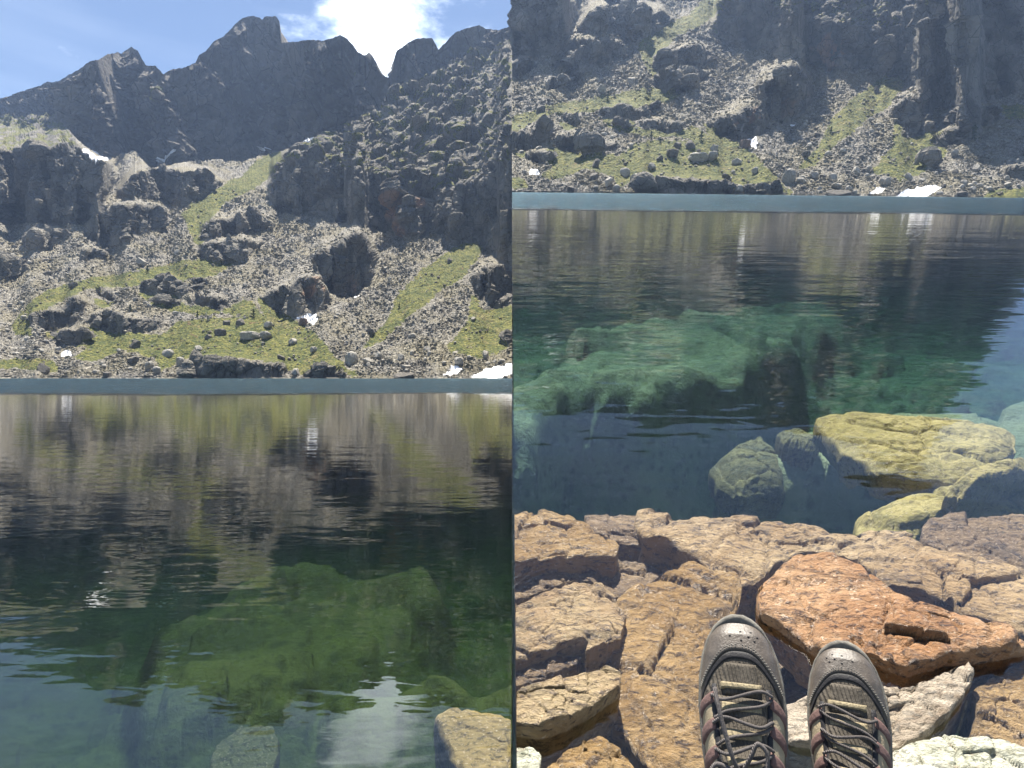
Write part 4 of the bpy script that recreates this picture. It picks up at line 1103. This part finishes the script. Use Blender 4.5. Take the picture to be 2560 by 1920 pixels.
def make_shoe(tip, ax, scale, mirror, label, bow):
    """tip: camera-space point of the toe on the sole; ax: where the toe points, in camera space"""
    t = np.array(ax, float); t /= np.linalg.norm(t)
    mid = np.array(tip)-t*.14*scale
    u = -mid/np.linalg.norm(mid); u = u-(u@t)*t; u /= np.linalg.norm(u)
    x = np.cross(t, u)
    Rm = np.stack([x*mirror*.86, t, u], 1)
    def W(p): return ((np.asarray(p)*scale)@Rm.T+np.array(tip))@QA.T
    root = empty("hiking_shoe", W([[0, -.15, 0]])[0])
    tag(root, label, "shoe", "the photographer's shoes")
    def part(name, V, Fc, mat, parent=root, lab=None, smooth=True):
        Fc = Fc if isinstance(Fc, list) else [Fc]
        if mirror < 0: Fc = [np.asarray(f)[:, ::-1] for f in Fc]
        Wv = W(V)
        o = mesh_obj(name, Wv, Fc, mat, None, smooth)
        o.parent = parent; o.location = o.location-parent.matrix_world.translation if False else Vector(o.location)-Vector(PL[parent.name])
        PL[o.name] = Vector(PL[parent.name])+o.location
        if lab: o["label"] = lab
        return o
    PL[root.name] = Vector(root.location)
    # sole: stacked outlines with a lip and lugs
    s = np.concatenate([np.linspace(0, .302, 90), np.linspace(.302, 0, 90)]); sg = np.concatenate([np.ones(90), -np.ones(90)])
    w = np.interp(s, *WS)
    rings = []
    for z, o in ((.0, -.004), (.001, -.001), (.008, .0035), (.016, .0028), (.022, .0045), (.027, .0050), (.030, .0035), (.0305, .0005), (.028, -.004)):
        lug = .0012*np.sign(np.sin(s*420)) if .003 < z < .02 else 0*s
        cy = -.15
        yy = -s; xx = sg*(w+o+lug)
        yy = yy+np.where(s < .02, (o+.0)*np.clip(1-s/.02, 0, 1), 0)-np.where(s > .29, o*np.clip((s-.29)/.012, 0, 1), 0)
        rings.append(np.stack([xx, yy, z+0*s+np.clip(.03-s, 0, 1)*.25], 1))
    V = np.concatenate(rings); n = len(s); i = np.arange(n); j = (i+1) % n
    Fq = np.concatenate([np.stack([r*n+i, r*n+j, (r+1)*n+j, (r+1)*n+i], 1) for r in range(len(rings)-1)])
    k = np.arange(89)
    bot = np.stack([k, n-1-k, n-2-k, k+1], 1)
    part("sole", V, [Fq[:, ::-1], bot], S_SOLE)
    # the upper
    ss = np.linspace(.0005, .3015, 90); th = np.linspace(0, math.pi, 60)
    Sg, Tg = np.meshgrid(ss, th, indexing='ij')
    wr = .0010*np.sin(Sg*260+np.cos(Tg)*2.5)*np.clip((Sg-.06)/.03, 0, 1)*np.sin(Tg)
    up = part("upper", shoe_pt(Sg, Tg, wr).reshape(-1, 3), grid_faces(90, 60), S_MESH)
    def patch(name, mat, s0, s1, t0, t1, off, ns=26, nt=34, parent=root, lab=None, fold=0.0, edge=.0012):
        """a panel on the upper: s0, s1 are functions of the angle, the border is rolled down"""
        a = np.linspace(0, 1, ns); b_ = np.linspace(0, 1, nt)
        A_, B_ = np.meshgrid(a, b_, indexing='ij')
        Tt = t0+(t1-t0)*B_
        S0 = s0(Tt) if callable(s0) else s0+0*Tt
        S1 = s1(Tt) if callable(s1) else s1+0*Tt
        St = np.clip(S0+(S1-S0)*A_, .0005, .3015)
        e = np.minimum(np.minimum(A_, 1-A_)*ns, np.minimum(B_, 1-B_)*nt)
        o = off*np.clip(e/1.5, 0, 1)**.5-.0006*(e < .5)+fold*np.sin(A_*9.4+B_*3)*np.sin(B_*math.pi)
        return part(name, shoe_pt(St, Tt, o).reshape(-1, 3), grid_faces(ns, nt), mat, parent, lab)
    cap_edge = lambda T: .038+.052*np.abs(np.cos(T))**1.8
    cap = patch("toe_cap", S_LEATHER, 0.0008, cap_edge, 0.02, math.pi-.02, .0024, 30, 60)
    patch("toe_trim", S_TRIM, lambda T: cap_edge(T)+.0002, lambda T: cap_edge(T)+.0095, .10, math.pi-.10, .0015, 8, 60)
    patch("rand", S_LEATHER, lambda T: .06+0*T, lambda T: .285+0*T, .02, .30, .0022, 60, 8)
    patch("rand", S_LEATHER, lambda T: .06+0*T, lambda T: .285+0*T, math.pi-.30, math.pi-.02, .0022, 60, 8)
    # two rows of stitches along the cap
    Vs, Fs, off = [], [], 0
    for row, dd in ((0, -.0035), (1, -.0062)):
        for T in np.linspace(.35, math.pi-.35, 44):
            c = shoe_pt(np.array([cap_edge(T)+dd]), np.array([T]), np.array([.0030]))[0]
            v, f = ICO1; Vs.append(c+v*np.array([.0008, .0007, .0006])); Fs.append(f+off); off += len(v)
    part("stitching", np.concatenate(Vs), np.concatenate(Fs), S_THREAD, cap)
    for (q, T) in ((.018, 1.25), (.018, 1.55), (.0225, 1.05), (.0225, 1.38), (.0225, 1.72), (.027, 1.22), (.027, 1.55)):
        c = shoe_pt(np.array([q]), np.array([T]), np.array([.0026]))[0]
        v, f = ICO1; part("vent_hole", c+v*np.array([.0018, .0012, .0008]), f, S_TRIM, cap)
    # vamp loop with its bright crossbar, tongue
    patch("vamp_strap", S_MESH, .052, .088, 1.30, math.pi-1.30, .0042, 20, 12, lab="grey webbing strap down the middle of the toe box")
    patch("vamp_strap", S_PALE, .073, .082, 1.22, math.pi-1.22, .0066, 8, 12, lab="pale cross band of the strap")
    patch("tongue", S_MESH, .088, .232, 1.08, math.pi-1.08, .0035, 60, 24, fold=.0015)
    for side in (0, 1):
        def ang(a): return a if side == 0 else math.pi-a
        lo, hi = sorted((ang(.30), ang(.98)))
        patch("side_panel", S_TAN, lambda T: .078+.02*np.cos(T)**2, lambda T: .28+0*T, lo, hi, .0022, 60, 20, fold=.0009)
        lo2, hi2 = sorted((ang(.92), ang(1.13)))
        patch("eyelet_stay", S_TRIM, lambda T: .076+0*T, lambda T: .235+0*T, lo2, hi2, .0030, 50, 8)
        for k in range(6):
            sk = .080+k*.0265
            lo3, hi3 = sorted((ang(.28), ang(1.06)))
            patch("strap", S_BROWN, lambda T, sk=sk: sk+.030*(1-np.abs(np.sin(T)))**1.1, lambda T, sk=sk: sk+.0145+.033*(1-np.abs(np.sin(T)))**1.1, lo3, hi3, .0050, 8, 24)
        # lace loops standing at the end of each strap
    def L(s_, T, h): return shoe_pt(np.array([s_]), np.array([T]), np.array([h]))[0]
    for k in range(6):
        patch('tongue_band', S_PALE, .094+k*.0265, .105+k*.0265, 1.20, math.pi-1.20, .0052, 8, 12)
        sk = .085+k*.0265
        T0, T1 = 1.02, math.pi-1.02
        d = .007 if k % 2 else -.002
        pts = [L(sk, T0-.06, .002), L(sk, T0+.03, .0085), L(sk+d, 1.35, .0100), L(sk+.008-d, 1.8, .0100), L(sk+.006, T1-.03, .0085), L(sk+.006, T1+.06, .002)]
        V, f, c = tube(pts, .0019); part("lace", V, [f, c], S_LACE)
        if k < 5:
            pts = [L(sk+.004, T0, .0065), L(sk+.012, 1.3, .0068), L(sk+.020, 1.75, .0068), L(sk+.0285, T1-.02, .0070)]
            V, f, c = tube(pts, .0018); part("lace", V, [f, c], S_LACE)
    if bow:
        c0 = L(.165, 1.62, .012)
        lp = [c0, c0+[.012, .018, .010], c0+[.020, .030, .012], c0+[.030, .022, .011], c0+[.026, .004, .009], c0+[.008, -.004, .006]]
        V, f, c = tube(lp, .0024); part("lace_bow", V, [f, c], S_LACE)
        lp = [c0, c0+[-.010, -.004, .008], c0+[-.026, -.014, .009], c0+[-.036, -.006, .007], c0+[-.028, .006, .006], c0+[-.008, .002, .006]]
        V, f, c = tube(lp, .0024); part("lace_bow", V, [f, c], S_LACE)
        lp = [c0+[0, 0, .002], c0+[-.008, .012, .012], c0+[-.016, .035, .014], c0+[-.024, .062, .012], c0+[-.027, .078, .006]]
        V, f, c = tube(lp, .0026); part("lace_end", V, [f, c], S_LACE)
    else:
        c0 = L(.185, 1.62, .012)
        lp = [c0, c0+[-.006, .014, .012], c0+[-.016, .022, .013], c0+[-.024, .012, .010], c0+[-.014, -.004, .007]]
        V, f, c = tube(lp, .0024); part("lace_bow", V, [f, c], S_LACE)
    # padded collar closing the shoe behind the tongue
    a = 2*np.pi*np.arange(40)/40
    rg = [(0, .100, 1.08), (.008, .112, 1.02), (.004, .116, .90), (-.012, .108, .80), (-.03, .085, .70)]
    V = np.concatenate([np.stack([np.cos(a)*.040*k, -.258+np.sin(a)*.046*k, z+.012*np.sin(a)+0*a], 1) for _, z, k in rg]+[[[0, -.258, .085]]])
    i = np.arange(40); j = (i+1) % 40
    Fq = np.concatenate([np.stack([r*40+i, r*40+j, (r+1)*40+j, (r+1)*40+i], 1) for r in range(4)])
    part("collar", V, [Fq, np.stack([160+i, 160+j, 0*i+200], 1)], S_TRIM)
    return root
PL = {}
k_ = .875
make_shoe((.305*k_, .80*k_, -.322*k_), (.13, .50, 1.0), .91, 1, "left hiking shoe, reaching farther up, with its lace bow and a loose lace end", True)
make_shoe((.448*k_, .80*k_, -.356*k_), (.19, .48, 1.0), .82, -1, "right hiking shoe, lower in the photo, standing before the orange slab", False)
# ---------------------------------------------------------------- mountain air
def haze():
    zlo = -40.0
    bpy.context.view_layer.update()
    zhi = max((o.matrix_world@Vector(c)).z for o in SC.objects if o.type == 'MESH' for c in o.bound_box)+3.0
    print('haze top', zhi)
    V = np.array([(x, y, z) for z in (zlo, zhi) for x, y in ((-4200, -60), (6200, -60), (6200, 6000), (-4200, 6000))], float)
    f = np.array([[0, 3, 2, 1], [4, 5, 6, 7], [0, 1, 5, 4], [1, 2, 6, 5], [2, 3, 7, 6], [3, 0, 4, 7]])
    m = bpy.data.materials.new("mountain_air"); m.use_nodes = True
    t = m.node_tree; t.nodes.clear()
    o = t.nodes.new("ShaderNodeOutputMaterial"); v = t.nodes.new("ShaderNodeVolumePrincipled")
    v.inputs["Color"].default_value = (.45, .63, 1.0, 1)
    v.inputs["Density"].default_value = HAZE_D
    v.inputs["Anisotropy"].default_value = .35
    t.links.new(v.outputs[0], o.inputs["Volume"])
    ob = mesh_obj("haze", V, f, m, smooth=False)
    tag(ob, kind="stuff", label="thin blue mountain air between the lake and the peaks")
HAZE_D = .000115
haze()
